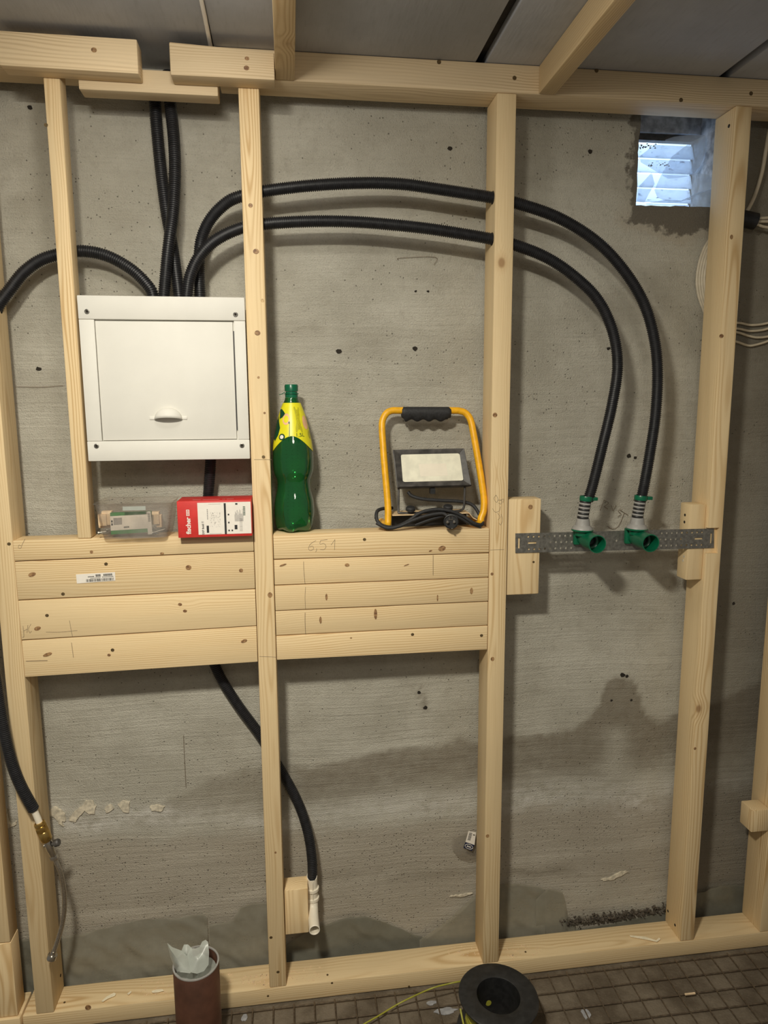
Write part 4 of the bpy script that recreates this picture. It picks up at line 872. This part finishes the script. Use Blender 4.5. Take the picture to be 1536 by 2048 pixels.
# ------------------------------------------------------------------ green water outlets
def outlet(pin, pout, label):
    vi = at(pin[0], pin[1], -.02); vo_ = at(pout[0], pout[1], -.085); cx = vi.x; czz = vo_.z
    t = thing('water_outlet', label, 'pipe outlet', (cx, -.02, czz))
    c = Vector((vo_.x, .0, czz))
    MB().lathe([(.0135, -.004), (.0175, .004), (.0185, .020), (.0208, .040), (.0212, .086), (.0192, .086), (.0188, .05), (.016, .048), (.0, .048)], c+Vector((0, .004, 0)), (0, -1, 0), 32).build('socket', M['green_plastic'], t, 40)
    MB().lathe([(.0125, .047), (.0125, .052), (.0085, .054), (.0085, .049), (0, .049)], c+Vector((0, .004, 0)), (0, -1, 0), 20).build('inner_fitting', M['black_plastic'], t)
    mb = MB().box(c.x-.024, c.x+.024, -.006, .0075, czz-.017, czz+.023, .004); mb.build('back_panel', M['green_plastic'], t)
    zr = vi.z
    MB().cyl((cx, -.02, czz+.010), (cx, -.02, zr-.012), .0175, 24).build('elbow_neck', M['green_plastic'], t)
    MB().lathe([(.0255, 0), (.0262, .002), (.0235, .0045)], (cx, -.02, zr-.0135), (0, 0, 1), 28).build('green_rim', M['green_plastic'], t)
    MB().lathe([(.0250, 0), (.0240, .004), (.0175, .010), (.0155, .022), (.0150, .026)], (cx, -.02, zr-.010), (.03, 0, 1), 28).build('collar', M['grey_plastic'], t)
    z = zr+.016; i = 0; dxm = .0012
    mg = MB(); mk = MB()
    for i in range(9):
        (mk if i % 2 == 0 else mg).lathe([(.0128, 0), (.0142 if i % 2 else .0136, .0012), (.0142 if i % 2 else .0136, .0034), (.0128, .0047)], (cx+.0006*i, -.02, z+.0047*i), (.1, 0, 1), 20)
    mg.build('spring_sleeve', M['grey_plastic'], t); mk.build('inner_sleeve', M['black_plastic'], t)
    zc_ = z+.0047*9
    cl = MB().lathe([(.0150, 0), (.0156, .002), (.0156, .0095), (.0150, .0115), (.0129, .0115), (.0129, 0)], (cx+.006, -.02, zc_), (.1, 0, 1), 24, closed=True); cl.build('clip_ring', M['green_plastic'], t)
    MB().box(cx+.018, cx+.032, -.030, -.012, zc_+.001, zc_+.009, .001).build('clip_tab', M['green_plastic'], t)
    return t
outlet((1165, 1050), (1196, 1089), 'left green water outlet fixed to the steel plate')
outlet((1274, 1048), (1303, 1087), 'right green water outlet fixed to the steel plate')
# ------------------------------------------------------------------ brass valve and flexible hose
ve = HFp[-1]; vd = (HFp[-1]-HFp[-3]).normalized(); vn_ = at(93, 1690, -.024)
val = thing('shutoff_valve', 'brass and nickel shut-off valve with braided hose at the left stud', 'valve', at(97, 1690, -.024))
d1 = (at(101, 1700, -.024)-at(72, 1632, -.026)).normalized(); q0 = at(69, 1622, -.026)
MB().lathe([(.0072, -.004), (.0072, .036)], q0, d1, 16).build('inner_pipe', M['bag'] if False else M['white_plastic'], val)
MB().lathe([(.0105, .030), (.0130, .032), (.0130, .038), (.0110, .040), (.0135, .042), (.0138, .052), (.0125, .054)], q0, d1, 8).build('compression_nut', M['brass'], val)
MB().lathe([(.0118, .054), (.0132, .056), (.0132, .070), (.0122, .078), (.0095, .081)], q0, d1, 12).build('brass_body', M['brass'], val)
MB().lathe([(.0085, .080), (.0092, .083), (.0092, .104), (.0082, .108), (.0080, .122), (.0062, .125)], q0, d1, 16).build('valve_body', M['chrome'], val)
vb = q0+d1*.093; MB().lathe([(.0042, 0), (.0042, .014), (.0085, .0145), (.0090, .022), (.0070, .025)], vb, (1, -.1, .35), 14).build('turn_knob', M['dusty_black'], val)
MB().lathe([(.004, 0), (.004, .012), (.0028, .0125)], vb, (-1, -.3, .2), 12).build('spindle', M['chrome'], val)
MB().lathe([(.0088, .120), (.0092, .122), (.0092, .130), (.0075, .132)], q0, d1, 6).build('hose_nut', M['chrome'], val)
qe = q0+d1*.130
FH = [qe] + [at(px, py, y) for px, py, y in ((121, 1745, -.024), (128, 1780, -.022), (129, 1815, -.022), (124, 1850, -.024), (115, 1882, -.027), (107, 1905, -.03))]
MB().sweep(spline(FH, 10), [.0052]*20+[.0056]*(len(spline(FH, 10))-20), 12).build('braided_hose', M['bright_steel'], val, 60)
le = FH[-1]; dl = (FH[-1]-FH[-2]).normalized()
MB().lathe([(.0068, -.004), (.0070, .004), (.0105, .0045), (.0115, .007), (.0115, .015), (.0100, .017), (.0075, .017), (.007, .008), (0, .008)], le, dl, 18).build('union_nut', M['chrome'], val)
# ------------------------------------------------------------------ white pipe bend on its block
yb0 = .016; zt, zb = at(592, 1779, yb0).z, at(592, 1868, yb0).z
PB = rail(.0436, at(617, 1820, yb0).x, yb0, yb0+.05, zb, zt, zb-.0, zt, 'pine block beside the white pipe bend near the floor', 'mounting_block', 'block', 'wood_z')
pxc = at(625, 1790, .05).x; ztop = at(625, 1755, .045).z; zE = at(628, 1861, -.02).z; zmid = zE+.018
wp = thing('pipe_bend', 'white plastic pipe bend opening towards the room, beside a pine block', 'pipe', (pxc, .05, zmid-.02))
rp = .0135; yc = .056
# half shell cradle, open to the front at its top
vv_ = []; ff_ = []; n = 16; zs_ = [zmid+.012+(ztop-zmid-.012)*i/8 for i in range(9)]
for z in zs_:
    for i in range(n+1):
        a = R_(-200 + 220*i/n) if False else R_(0 + 360*i/n); tz = max(0, (z-zs_[-2])/(zs_[-1]-zs_[-2])); 
        vv_.append(Vector((pxc+rp*math.cos(a), yc+rp*math.sin(a), z - (.010*max(0, -math.sin(a))*tz))))
for j in range(8):
    for i in range(n): k = j*(n+1)+i; ff_.append((k, k+1, k+n+2, k+n+1))
ob = MB().raw(vv_, ff_).build('cradle', M['white_plastic'], wp, 60); sm = ob.modifiers.new('thick', 'SOLIDIFY'); sm.thickness = .0012
ylen = -.02
pth = spline([(pxc, yc, zmid+.016), (pxc, yc-.002, zmid+.006), (pxc, yc-.012, zmid-.008), (pxc, yc-.03, zmid-.014), (pxc+.001, yc-.055, zmid-.017), (pxc+.002, ylen, zmid-.018)], 6)
MB().sweep(pth, rp, 20, caps=False).build('bend_tube', M['white_plastic'], wp, 60); ob = [c for c in wp.children if c.name.startswith('bend_tube')][0]
sm = ob.modifiers.new('thick', 'SOLIDIFY'); sm.thickness = .0018; sm.offset = -1
for py in (1784, 1803):
    z = at(625, py, yc-.014).z; MB().lathe([(rp+.0008, 0), (rp+.0036, .001), (rp+.0036, .008), (rp+.0008, .009)], (pxc, yc, z-.0045), (0, 0, 1), 24).build('clamp_ring', M['white_plastic'], wp)
MB().cyl((pxc+.001, yc-rp-.0018, at(625, 1765, yc-.014).z), (pxc+.001, yc-rp-.0018, at(625, 1812, yc-.014).z), .0012, 8).build('clamp_rib', M['white_plastic'], wp)
MB().lathe([(.0105, 0), (.0105, .003), (0, .003)], (pxc, .022, zmid-.016), (0, 1, 0), 18).build('inner_stop', M['white_plastic'], wp)

# ------------------------------------------------------------------ cables at the right
def cable(l, label, r=.0036, mat='cable_white', group=None):
    return tag(MB().sweep(spline([at(*q) for q in l], 6), r, 9).build('cable', M[mat], smooth=60), label, 'cable', group)
for i, (dx, sx) in enumerate(((0, 1.0), (5, .92), (10, .85), (15, .74))):
    yy = .1125-.0078*i; l = [(1432+dx*.5, 462+dx, yy), (1412+dx, 490, yy), (1400+dx, 520, yy), (1394+dx, 555, yy), (1396+dx, 585, yy), (1404+dx*.9, 612, yy), (1414+dx*.6, 632, yy), (1428+dx*.4, 650, yy)]
    cable(l, ['outermost loop', 'second loop', 'third loop', 'innermost loop'][i]+' of white cable bulging left of the notched stud')
for i, l in enumerate((
    [(1462, 646, .105), (1480, 646, .112), (1500, 650, .113), (1520, 649, .113), (1540, 645, .112), (1575, 636, .11)],
    [(1462, 656, .105), (1480, 658, .112), (1500, 662, .113), (1525, 660, .113), (1545, 654, .112), (1575, 646, .11)],
    [(1462, 662, .104), (1480, 666, .110), (1498, 672, .112), (1516, 675, .112), (1540, 672, .112), (1575, 660, .11)],
    [(1462, 680, .104), (1478, 685, .110), (1496, 691, .112), (1510, 690, .112), (1536, 682, .112), (1575, 664, .11)])):
    cable(l, ['uppermost', 'second', 'third', 'lowest sagging'][i]+' of four white cables right of the notched stud', .0030)
cable([(1548, 225, .10), (1538, 265, .10), (1532, 300, .10), (1524, 345, .10), (1512, 385, .098), (1500, 412, .094), (1492, 425, .092)], 'thick white cable hanging from the top right corner into a black sleeve', .0046)
slv = thing('cable_sleeve', 'black conduit end from which white cables come out at the right', 'conduit', at(1490, 440, .09))
MB().sweep([at(1468, 432, .095), at(1490, 438, .092), at(1511, 443, .088)], [.019, .020, .020], 18).build('conduit_end', M['black_hose'], slv)
for i, (y0, y1) in enumerate(((437, 436), (443, 443), (448, 454))):
    cable([(1498, y0, .086), (1514, y0+(i-1), .086), (1530, y1, .084), (1575, y1+(i-1)*6, .08)], ['upper', 'middle', 'lower'][i]+' white cable leaving the black sleeve at the right edge', .0034)
cl = thing('ceiling_cable', 'white cable running along the ceiling joint near the lamp glow', 'cable', (-.05, -.1, ZC))
MB().sweep([(-.050, -1.6, ZC-.0045), (-.049, -.5, ZC-.0045), (-.0505, -.12, ZC-.0045), (-.052, -.004, ZC-.0045)], .0042, 8).build('cable_sheath', M['white_print'], cl)

# ------------------------------------------------------------------ plastic sheets
def sheet(name, label, cols, mat='film', amp=.011, seed=0, dy=0, nx=60, nz=26):
    """cols: (px, top row) along the sheet, bottom tucked behind the sole plate"""
    vv_ = []; ff_ = []; zb_ = .004
    for i in range(nx+1):
        t = i/nx; s = t*(len(cols)-1); k = min(len(cols)-2, int(s)); f = s-k
        px = cols[k][0]+(cols[k+1][0]-cols[k][0])*f; py = cols[k][1]+(cols[k+1][1]-cols[k][1])*f
        top = at(px, py, .108)
        for j in range(nz+1):
            v = j/nz; z = zb_+(top.z-zb_)*v; y = .094+.014*v**.6 + amp*noise.noise((top.x*9+seed, z*11, seed))*(.3+.7*math.sin(math.pi*min(1, v*1.1)*.9)) + .4*amp*noise.noise((top.x*34+z*20, z*24+seed, 2))
            vv_.append(Vector((top.x + .006*noise.noise((z*20, seed, top.x*3))*(1-v), min(y, .1125)+dy, z)))
    for i in range(nx):
        for j in range(nz): k = i*(nz+1)+j; ff_.append((k, k+nz+1, k+nz+2, k+1))
    return tag(MB().raw(vv_, ff_).build(name, M[mat], smooth=80), label, 'plastic sheet')
sheet('polythene_sheet', 'translucent plastic sheet on the wall foot behind the red-brown pipe', [(118, 1872), (160, 1866), (210, 1856), (260, 1845), (300, 1840), (340, 1838), (380, 1830), (405, 1826), (414, 1832)], seed=1.3)
sheet('polythene_sheet', 'crumpled plastic sheet at the wall foot left of the middle stud', [(417, 1848), (440, 1846), (465, 1840), (480, 1815), (505, 1806), (530, 1806), (560, 1812)], seed=4.1, amp=.010)
sheet('polythene_sheet', 'dark plastic sheet at the wall foot under the white pipe bend', [(556, 1900), (600, 1872), (650, 1850), (700, 1834), (730, 1832), (770, 1845), (810, 1862), (850, 1876), (890, 1880), (930, 1872), (968, 1860)], 'film_dark', seed=7.7)
sheet('polythene_sheet', 'pale plastic sheet curling up beside the pencilled stud foot', [(838, 1874), (860, 1860), (880, 1846), (900, 1830), (920, 1812), (945, 1788), (968, 1780)], seed=2.9, amp=.003, dy=-.009)
sheet('polythene_sheet', 'grey plastic sheet with a fold right of the pencilled stud foot', [(990, 1770), (1030, 1767), (1070, 1772), (1090, 1778)], seed=9.4)
sheet('polythene_sheet', 'loose plastic corner flap right of the grey folded sheet', [(1072, 1800), (1095, 1776), (1125, 1784), (1130, 1800), (1136, 1838), (1150, 1846)], seed=5.2, amp=.004)
sheet('polythene_sheet', 'dark plastic strip along the wall foot left of the notched stud', [(1140, 1862), (1200, 1852), (1260, 1840), (1320, 1826), (1360, 1818)], 'film_dark', seed=6.1)
sheet('polythene_sheet', 'dark crumpled plastic at the wall foot in the right corner', [(1380, 1790), (1410, 1782), (1440, 1770), (1470, 1768), (1500, 1775), (1540, 1768)], 'film_dark', seed=3.3, amp=.009)
sheet('polythene_sheet', 'dark plastic strip behind the far left post', [(5, 1890), (30, 1880), (60, 1876), (90, 1872)], 'film_dark', seed=8.8)
# crumbled mortar at the wall foot
mb = MB(); rr = random.Random(11)
for i in range(420):
    px = rr.uniform(1120, 1345); top = 1850-(px-1120)*.16; py = top+rr.gauss(0, 4)-5*max(0, (1240-px)/120)
    p = at(px, py, .110-rr.uniform(0, .012)); r = rr.uniform(.0012, .0036)
    mb.hexa([p+Vector((rr.uniform(.6, 1)*sx*r, rr.uniform(.6, 1)*sy*r, sz*r*.7*rr.uniform(.6, 1))) for sz in (-1, 1) for sx, sy in ((-1, -1), (1, -1), (1, 1), (-1, 1))])
tag(mb.build('mortar_rubble', M['debris'], smooth=None), 'dark crumbled mortar along the wall foot left of the notched stud', 'rubble', None, 'stuff')
# wrapper scrap with label
sc = thing('wrapper_scrap', 'scrap of clear wrapping with a small label, stuck left of the pencilled stud', 'wrapper', at(930, 1680, .10))
w0 = [(905, 1672), (930, 1662), (955, 1664), (956, 1716), (938, 1722), (918, 1716), (903, 1696)]
P_ = [at(px, py, .108) - Vector((0, .004*random.random(), 0)) for px, py in w0]; c0 = sum(P_, Vector())/len(P_) - Vector((0, .012, 0))
MB().raw([c0]+P_, [(0, 1+i, 1+(i+1) % len(P_)) for i in range(len(P_))]).build('clear_wrapping', M['scrap'], sc)
lp = [at(px, py, .088) for px, py in ((937, 1662), (952, 1665), (949, 1690), (931, 1684))]; MB().slab(lp, (0, .0006, 0)).build('paper_label', M['white_print'], sc)
u = lp[1]-lp[0]; v = lp[3]-lp[0]; mb = MB()
for i in range(7): rect2d(mb, lp[0]-Vector((0, .0005, 0)), u, v, .15, .55, .12+.1*i, .17+.1*i)
rect2d(mb, lp[0]-Vector((0, .0005, 0)), u, v, .7, .95, .2, .28); mb.build('label_print', M['black_print'], sc, recalc=False)
lp = [at(px, py, .088) for px, py in ((931, 1684), (949, 1690), (944, 1702), (927, 1696))]; MB().slab(lp, (0, .0006, 0)).build('navy_label', M['navy_print'], sc)
c0 = sum(lp, Vector())/4 - Vector((0, .0008, 0)); MB().sweep([c0+(lp[1]-lp[0])*.42*math.cos(t*.3927)+(lp[3]-lp[0])*.36*math.sin(t*.3927) for t in range(17)], .0006, 5).build('oval_emblem', M['white_print'], sc)
mb = MB()
for i in range(4): rect2d(mb, c0, (lp[1]-lp[0]), (lp[3]-lp[0]), -.22+.12*i, -.14+.12*i, -.12, .12)
mb.build('emblem_letters', M['white_print'], sc, recalc=False)
# ------------------------------------------------------------------ torn film in the vent opening
def film(pts, label, mat='film_blue', fold=.008, seed=0, dy=0):
    P_ = [at(q[0], q[1], .128+(q[2]-.124)*.55+dy) for q in pts]; c0 = sum(P_, Vector())/len(P_); n = len(P_); vv_ = [c0]; ff_ = []; K = 5
    for k_ in range(1, K+1):
        for p in P_:
            q = c0+(p-c0)*k_/K; q.y += fold*noise.noise((q.x*30+seed, q.z*26, seed)); vv_.append(q)
    for i in range(n): ff_.append((0, 1+i, 1+(i+1) % n))
    for k_ in range(K-1):
        for i in range(n): ff_.append((1+k_*n+i, 1+(k_+1)*n+i, 1+(k_+1)*n+(i+1) % n, 1+k_*n+(i+1) % n))
    return tag(MB().raw(vv_, ff_).build('torn_film', M[mat], smooth=70), label, 'plastic film')
film([(1280, 312, .26), (1300, 296, .25), (1325, 281, .24), (1350, 272, .22), (1380, 270, .20), (1411, 270, .17), (1412, 290, .17), (1408, 318, .18), (1400, 340, .19), (1390, 350, .2), (1360, 355, .22), (1335, 358, .24), (1310, 340, .25), (1282, 324, .26)], 'torn clear film arching up across the vent opening', seed=1.1, dy=.012)
film([(1309, 380, .24), (1322, 350, .23), (1345, 312, .22), (1380, 285, .20), (1412, 270, .165), (1411, 300, .17), (1402, 330, .18), (1390, 345, .19), (1418, 350, .15), (1424, 375, .14), (1405, 384, .15), (1385, 398, .17), (1355, 404, .19), (1330, 402, .21), (1314, 395, .23)], 'broad leaf-shaped fold of clear film in the vent opening', seed=5.5)
film([(1274, 402, .20), (1276, 375, .22), (1303, 345, .23), (1309, 368, .22), (1298, 388, .2), (1288, 406, .18)], 'small pointed flap of film at the vent lower left', seed=8.2)
film([(1290, 408, .15), (1330, 400, .16), (1360, 404, .15), (1400, 384, .15), (1428, 376, .13), (1428, 414, .124), (1390, 413, .124), (1330, 411, .124), (1292, 410, .13)], 'crumpled film lying on the vent sill', seed=3.7)
mb = MB(); rr = random.Random(31)
for k_ in range(46):
    px, py = (rr.uniform(1280, 1312), 293+rr.gauss(0, 2.2)) if k_ < 26 else (rr.uniform(1296, 1345), 330+rr.gauss(0, 3))
    p = at(px, py, RB-.009); r = rr.uniform(.0006, .0019); mb.slab([p+Vector((math.cos(t*1.257)*r*1.5, 0, math.sin(t*1.257)*r)) for t in range(5)], (0, .001, 0))
tag(mb.build('leaf_litter', M['debris'], smooth=None), 'dark crumbs of dirt caught on the vent louvres', 'dirt', None, 'stuff')
# ------------------------------------------------------------------ red-brown pipe with bag
py_ = -.105; pc = at(392, 1925, py_); pr = .0520; ptop = pc.z
pip = thing('drain_pipe', 'upright red-brown plastic drain pipe standing on the floor before the sole plate', 'pipe', (pc.x, py_, 0))
MB().lathe([(pr, .001), (pr, ptop-.001), (pr-.0008, ptop), (pr-.0026, ptop), (pr-.0032, ptop-.001), (pr-.0032, .001)], (pc.x, py_, 0), (0, 0, 1), 48, closed=True).build('pipe_wall', M['rust_pipe'], pip, 40)
MB().lathe([(pr+.0003, ptop-.0022), (pr+.0004, ptop+.0004), (pr-.0034, ptop+.0004), (pr-.0034, ptop-.0022)], (pc.x, py_, 0), (0, 0, 1), 48, closed=True).build('cut_rim', M['grey_plastic'], pip, 30)
bag = thing('plastic_bag', 'crumpled milky plastic bag stuffed into the top of the drain pipe', 'bag', (pc.x, py_, ptop-.04))
bag_pieces = [
    [(344, 1945, -.118), (340, 1915, -.11), (334, 1887, -.10), (345, 1893, -.10), (362, 1903, -.105), (378, 1911, -.11), (388, 1918, -.12), (392, 1936, -.14), (380, 1946, -.150), (360, 1944, -.145)],
    [(374, 1912, -.12), (380, 1898, -.115), (391, 1896, -.11), (399, 1895, -.11), (404, 1884, -.105), (411, 1881, -.105), (416, 1884, -.11), (418, 1905, -.12), (417, 1930, -.135), (408, 1942, -.145), (394, 1948, -.150), (382, 1944, -.15)],
    [(362, 1903, -.10), (368, 1889, -.095), (376, 1889, -.095), (384, 1897, -.10), (386, 1915, -.11), (372, 1916, -.11)]]
for bi, pts in enumerate(bag_pieces):
    P_ = [at(*q) for q in pts]; c0 = sum(P_, Vector())/len(P_) + Vector((0, -.012, 0)); n = len(P_); vv_ = [c0]; ff_ = []; K = 4
    for k_ in range(1, K+1):
        for p in P_:
            q = c0+(p-c0)*k_/K; q.y += .006*noise.noise((q.x*60, q.z*60, bi)); dx_, dy_ = q.x-pc.x, q.y-py_; rd = math.hypot(dx_, dy_)
            if q.z < ptop+.004 and rd > .0455: q.x, q.y = pc.x+dx_*.0455/rd, py_+dy_*.0455/rd
            vv_.append(q)
    for i in range(n): ff_.append((0, 1+i, 1+(i+1) % n))
    for k_ in range(K-1):
        for i in range(n): ff_.append((1+k_*n+i, 1+(k_+1)*n+i, 1+(k_+1)*n+(i+1) % n, 1+k_*n+(i+1) % n))
    MB().raw(vv_, ff_).build('bag_fold', M['bag'], bag, 70)
nn = 22; vv_ = [Vector((pc.x, py_, ptop-.022))]; ff_ = []
for k_ in range(1, 5):
    for i in range(nn):
        a = 2*math.pi*i/nn; r = (pr-.006)*k_/4; vv_.append(Vector((pc.x+r*math.cos(a), py_+r*math.sin(a), ptop-.020+.012*noise.noise((k_*1.7, i*1.3, 3)))))
for i in range(nn): ff_.append((0, 1+i, 1+(i+1) % nn))
for k_ in range(3):
    for i in range(nn): ff_.append((1+k_*nn+i, 1+(k_+1)*nn+i, 1+(k_+1)*nn+(i+1) % nn, 1+k_*nn+(i+1) % nn))
MB().raw(vv_, ff_).build('bag_fold', M['bag'], bag, 70)
# ------------------------------------------------------------------ cable reel
ry = -.175; fc = at(997, 1990, ry); fr_ = .0945; zt = fc.z
reel = thing('cable_reel', 'black plastic cable reel with yellow-green wire on the floor', 'cable reel', (fc.x, ry, .012))
ax = Vector((.03, -.03, 1)).normalized()
base = fc - ax*(zt-.016)/ax.z
L_ = (fc-base).length; ri = .0515
def flange(o, name): MB().lathe([(ri, 0), (fr_-.002, 0), (fr_, .0015), (fr_, .0045), (fr_-.002, .006), (ri+.002, .006), (ri, .005)], o, ax, 56, closed=True).build(name, M['black_plastic'], reel, 40)
flange(fc-ax*.006, 'upper_flange'); flange(base, 'lower_flange')
hub = MB().lathe([(ri+.003, .004), (ri+.003, L_-.004), (ri, L_-.004), (ri, .004)], base, ax, 40, closed=True).build('hub', M['black_plastic'], reel, 40)
u, w_ = frame_of(ax)
coil = []; tn = 22
for i in range(tn*24): a = 2*math.pi*i/24; t = i/(tn*24); coil.append(base + ax*(.012+(L_-.024)*t) + (Vector((math.cos(a), math.sin(a), 0)))*(.066+.006*math.sin(t*40)))
MB().sweep(coil, .0042, 6).build('wound_wire', M['cable_yg'], reel, 60)
MB().lathe([(.0590, .008), (.068, .010), (.068, L_-.010), (.059, L_-.008)], base, ax, 40, closed=True).build('wire_bulk', M['cable_yg'], reel, 40)
for px, py in ((962, 1940), (933, 1992)):
    p = at(px, py, Z=zt+.0008); MB().lathe([(.0022, -.002), (.0018, .0004)], p, ax, 8).build('rivet', M['grey_plastic'], reel)
for px, py in ((978, 1969), (977, 2006)):   # wire seen through the hub's openings
    d = (at(px, py, Y=0)-CP).normalized(); o_ = CP - base; A_ = d.x**2+d.y**2; Bq = 2*(o_.x*d.x+o_.y*d.y); Cq = o_.x**2+o_.y**2-(ri-.0012)**2
    dis = Bq*Bq-4*A_*Cq
    if dis > 0:
        t = (-Bq+math.sqrt(dis))/(2*A_); p = CP+d*t; nr = Vector((base.x-p.x, base.y-p.y, 0)).normalized()
        MB().lathe([(.0075, -.001), (.0075, .0006)], p, nr, 14).build('hub_opening', M['cable_yg'], reel)
wire = [at(948, 1957, -.10), at(925, 1962, -.08), at(900, 1967, -.07), at(860, 1978, -.075), at(800, 2006, Z=.022), at(760, 2030, Z=.020), at(722, 2052, Z=.020), at(690, 2075, Z=.02)]
tag(MB().sweep(spline(wire, 6), .0019, 8).build('loose_wire', M['cable_yg'], smooth=60), 'loose yellow-green wire end trailing left from the cable reel', 'wire')
MB().sweep(spline([fc+Vector((-.098, -.02, -.004)), fc+Vector((-.094, -.045, -.03)), fc+Vector((-.08, -.07, -.07)), fc+Vector((-.05, -.085, -.1))], 6), .0022, 8).build('wire_end', M['cable_yg'], reel)
# ------------------------------------------------------------------ floor mesh, chips, splashes
mesh_ = thing('wire_mesh', 'rusty welded wire mesh laid over the concrete floor', 'wire mesh', (.4, -.3, .0))
def wire_bar(a, b_): MB().cyl(a, b_, .0017, 6).build('wire', M['wire'], mesh_, 60)
w0 = MB().cyl((0, -.62, .012), (0, -.018, .012), .0017, 6).mesh(); w0.materials.append(M['wire']); w0.name = 'wire'
for i in range(44):
    o = bpy.data.objects.new('wire', w0); COL.objects.link(o); o.parent = mesh_; o.location = Vector((-.66+.0515*i, 0, 0))-WO[mesh_.name]; WO[o.name] = WO[mesh_.name]
w1 = MB().cyl((-.72, 0, .0088), (1.62, 0, .0088), .0017, 6).mesh(); w1.materials.append(M['wire']); w1.name = 'wire'
for i in range(12):
    o = bpy.data.objects.new('wire', w1); COL.objects.link(o); o.parent = mesh_; o.location = Vector((0, -.022-.0515*i, 0))-WO[mesh_.name]; WO[o.name] = WO[mesh_.name]
def chip(pts, label):
    n = len(pts)//2; P_ = [at(px, py, Z=ZB+.0015+.003*abs(math.sin(i*1.7))) for i, (px, py) in enumerate(pts)]
    tag(MB().slab(P_, (0, 0, .0012)).build('wood_chip', M['shaving']), label, 'wood chip')
chip([(1259, 1871), (1290, 1874), (1312, 1881), (1318, 1876), (1321, 1879), (1314, 1884), (1295, 1880), (1261, 1874)], 'long curled pine splinter on the sole plate left of the notched stud')
chip([(203, 2003), (213, 1994), (228, 1986), (232, 1988), (230, 1992), (215, 1998), (206, 2004)], 'curled pine shaving on the sole plate left of the drain pipe')
chip([(254, 1988), (262, 1982), (263, 1985), (257, 1990)], 'tiny pine shaving close to the drain pipe')
chip([(303, 1983), (312, 1980), (324, 1979), (328, 1982), (316, 1985), (305, 1986)], 'small pine flake against the drain pipe')
mb = MB(); rr = random.Random(21)
for i in range(240):
    reg = rr.choice(((440, 545, 1945, 1972), (560, 640, 1932, 1962), (895, 965, 1890, 1912), (1010, 1090, 1890, 1920), (280, 340, 1960, 1992), (480, 545, 1950, 1970)))
    p = at(rr.uniform(*reg[:2]), rr.uniform(*reg[2:]), Z=ZB+.0003)
    if not .004 < p.y < .074: continue
    r = rr.uniform(.0006, .0018); a = rr.uniform(0, 3.1)
    mb.hexa([p+Vector((math.cos(a)*sx*r*1.6-math.sin(a)*sy*r*.6, math.sin(a)*sx*r*1.6+math.cos(a)*sy*r*.6, zz)) for zz in (0, .0008) for sx, sy in ((-1, -1), (1, -1), (1, 1), (-1, 1))])
tag(mb.build('sawdust', M['wood_end'], smooth=None), 'pale sawdust crumbs scattered on the sole plate', 'sawdust', None, 'stuff')
def splash(px, py, rx, ry, label):
    p = at(px, py, Z=.0007); n = 14; pts = [p+Vector((math.cos(6.283*i/n)*rx*rr.uniform(.6, 1.1), math.sin(6.283*i/n)*ry*rr.uniform(.6, 1.1), 0)) for i in range(n)]
    tag(MB().slab(pts, (0, 0, .0012)).build('filler_splash', M['splash']), label, 'splash')
splash(862, 2006, .016, .008, 'white dried filler splash left of the cable reel'); splash(890, 2022, .032, .012, 'grey smeared filler on the floor left of the cable reel'); splash(1172, 2028, .012, .020, 'pale filler spot on the floor right of the cable reel'); splash(488, 2036, .008, .014, 'pale filler spot on the floor right of the drain pipe')
p = at(1380, 1988, Z=.015); tag(MB().box(p.x-.014, p.x+.014, p.y-.002, p.y+.002, .0142, .017).build('wood_splinter', M['wood_end']), 'pale splinter lying on the wire mesh at the right', 'wood chip')
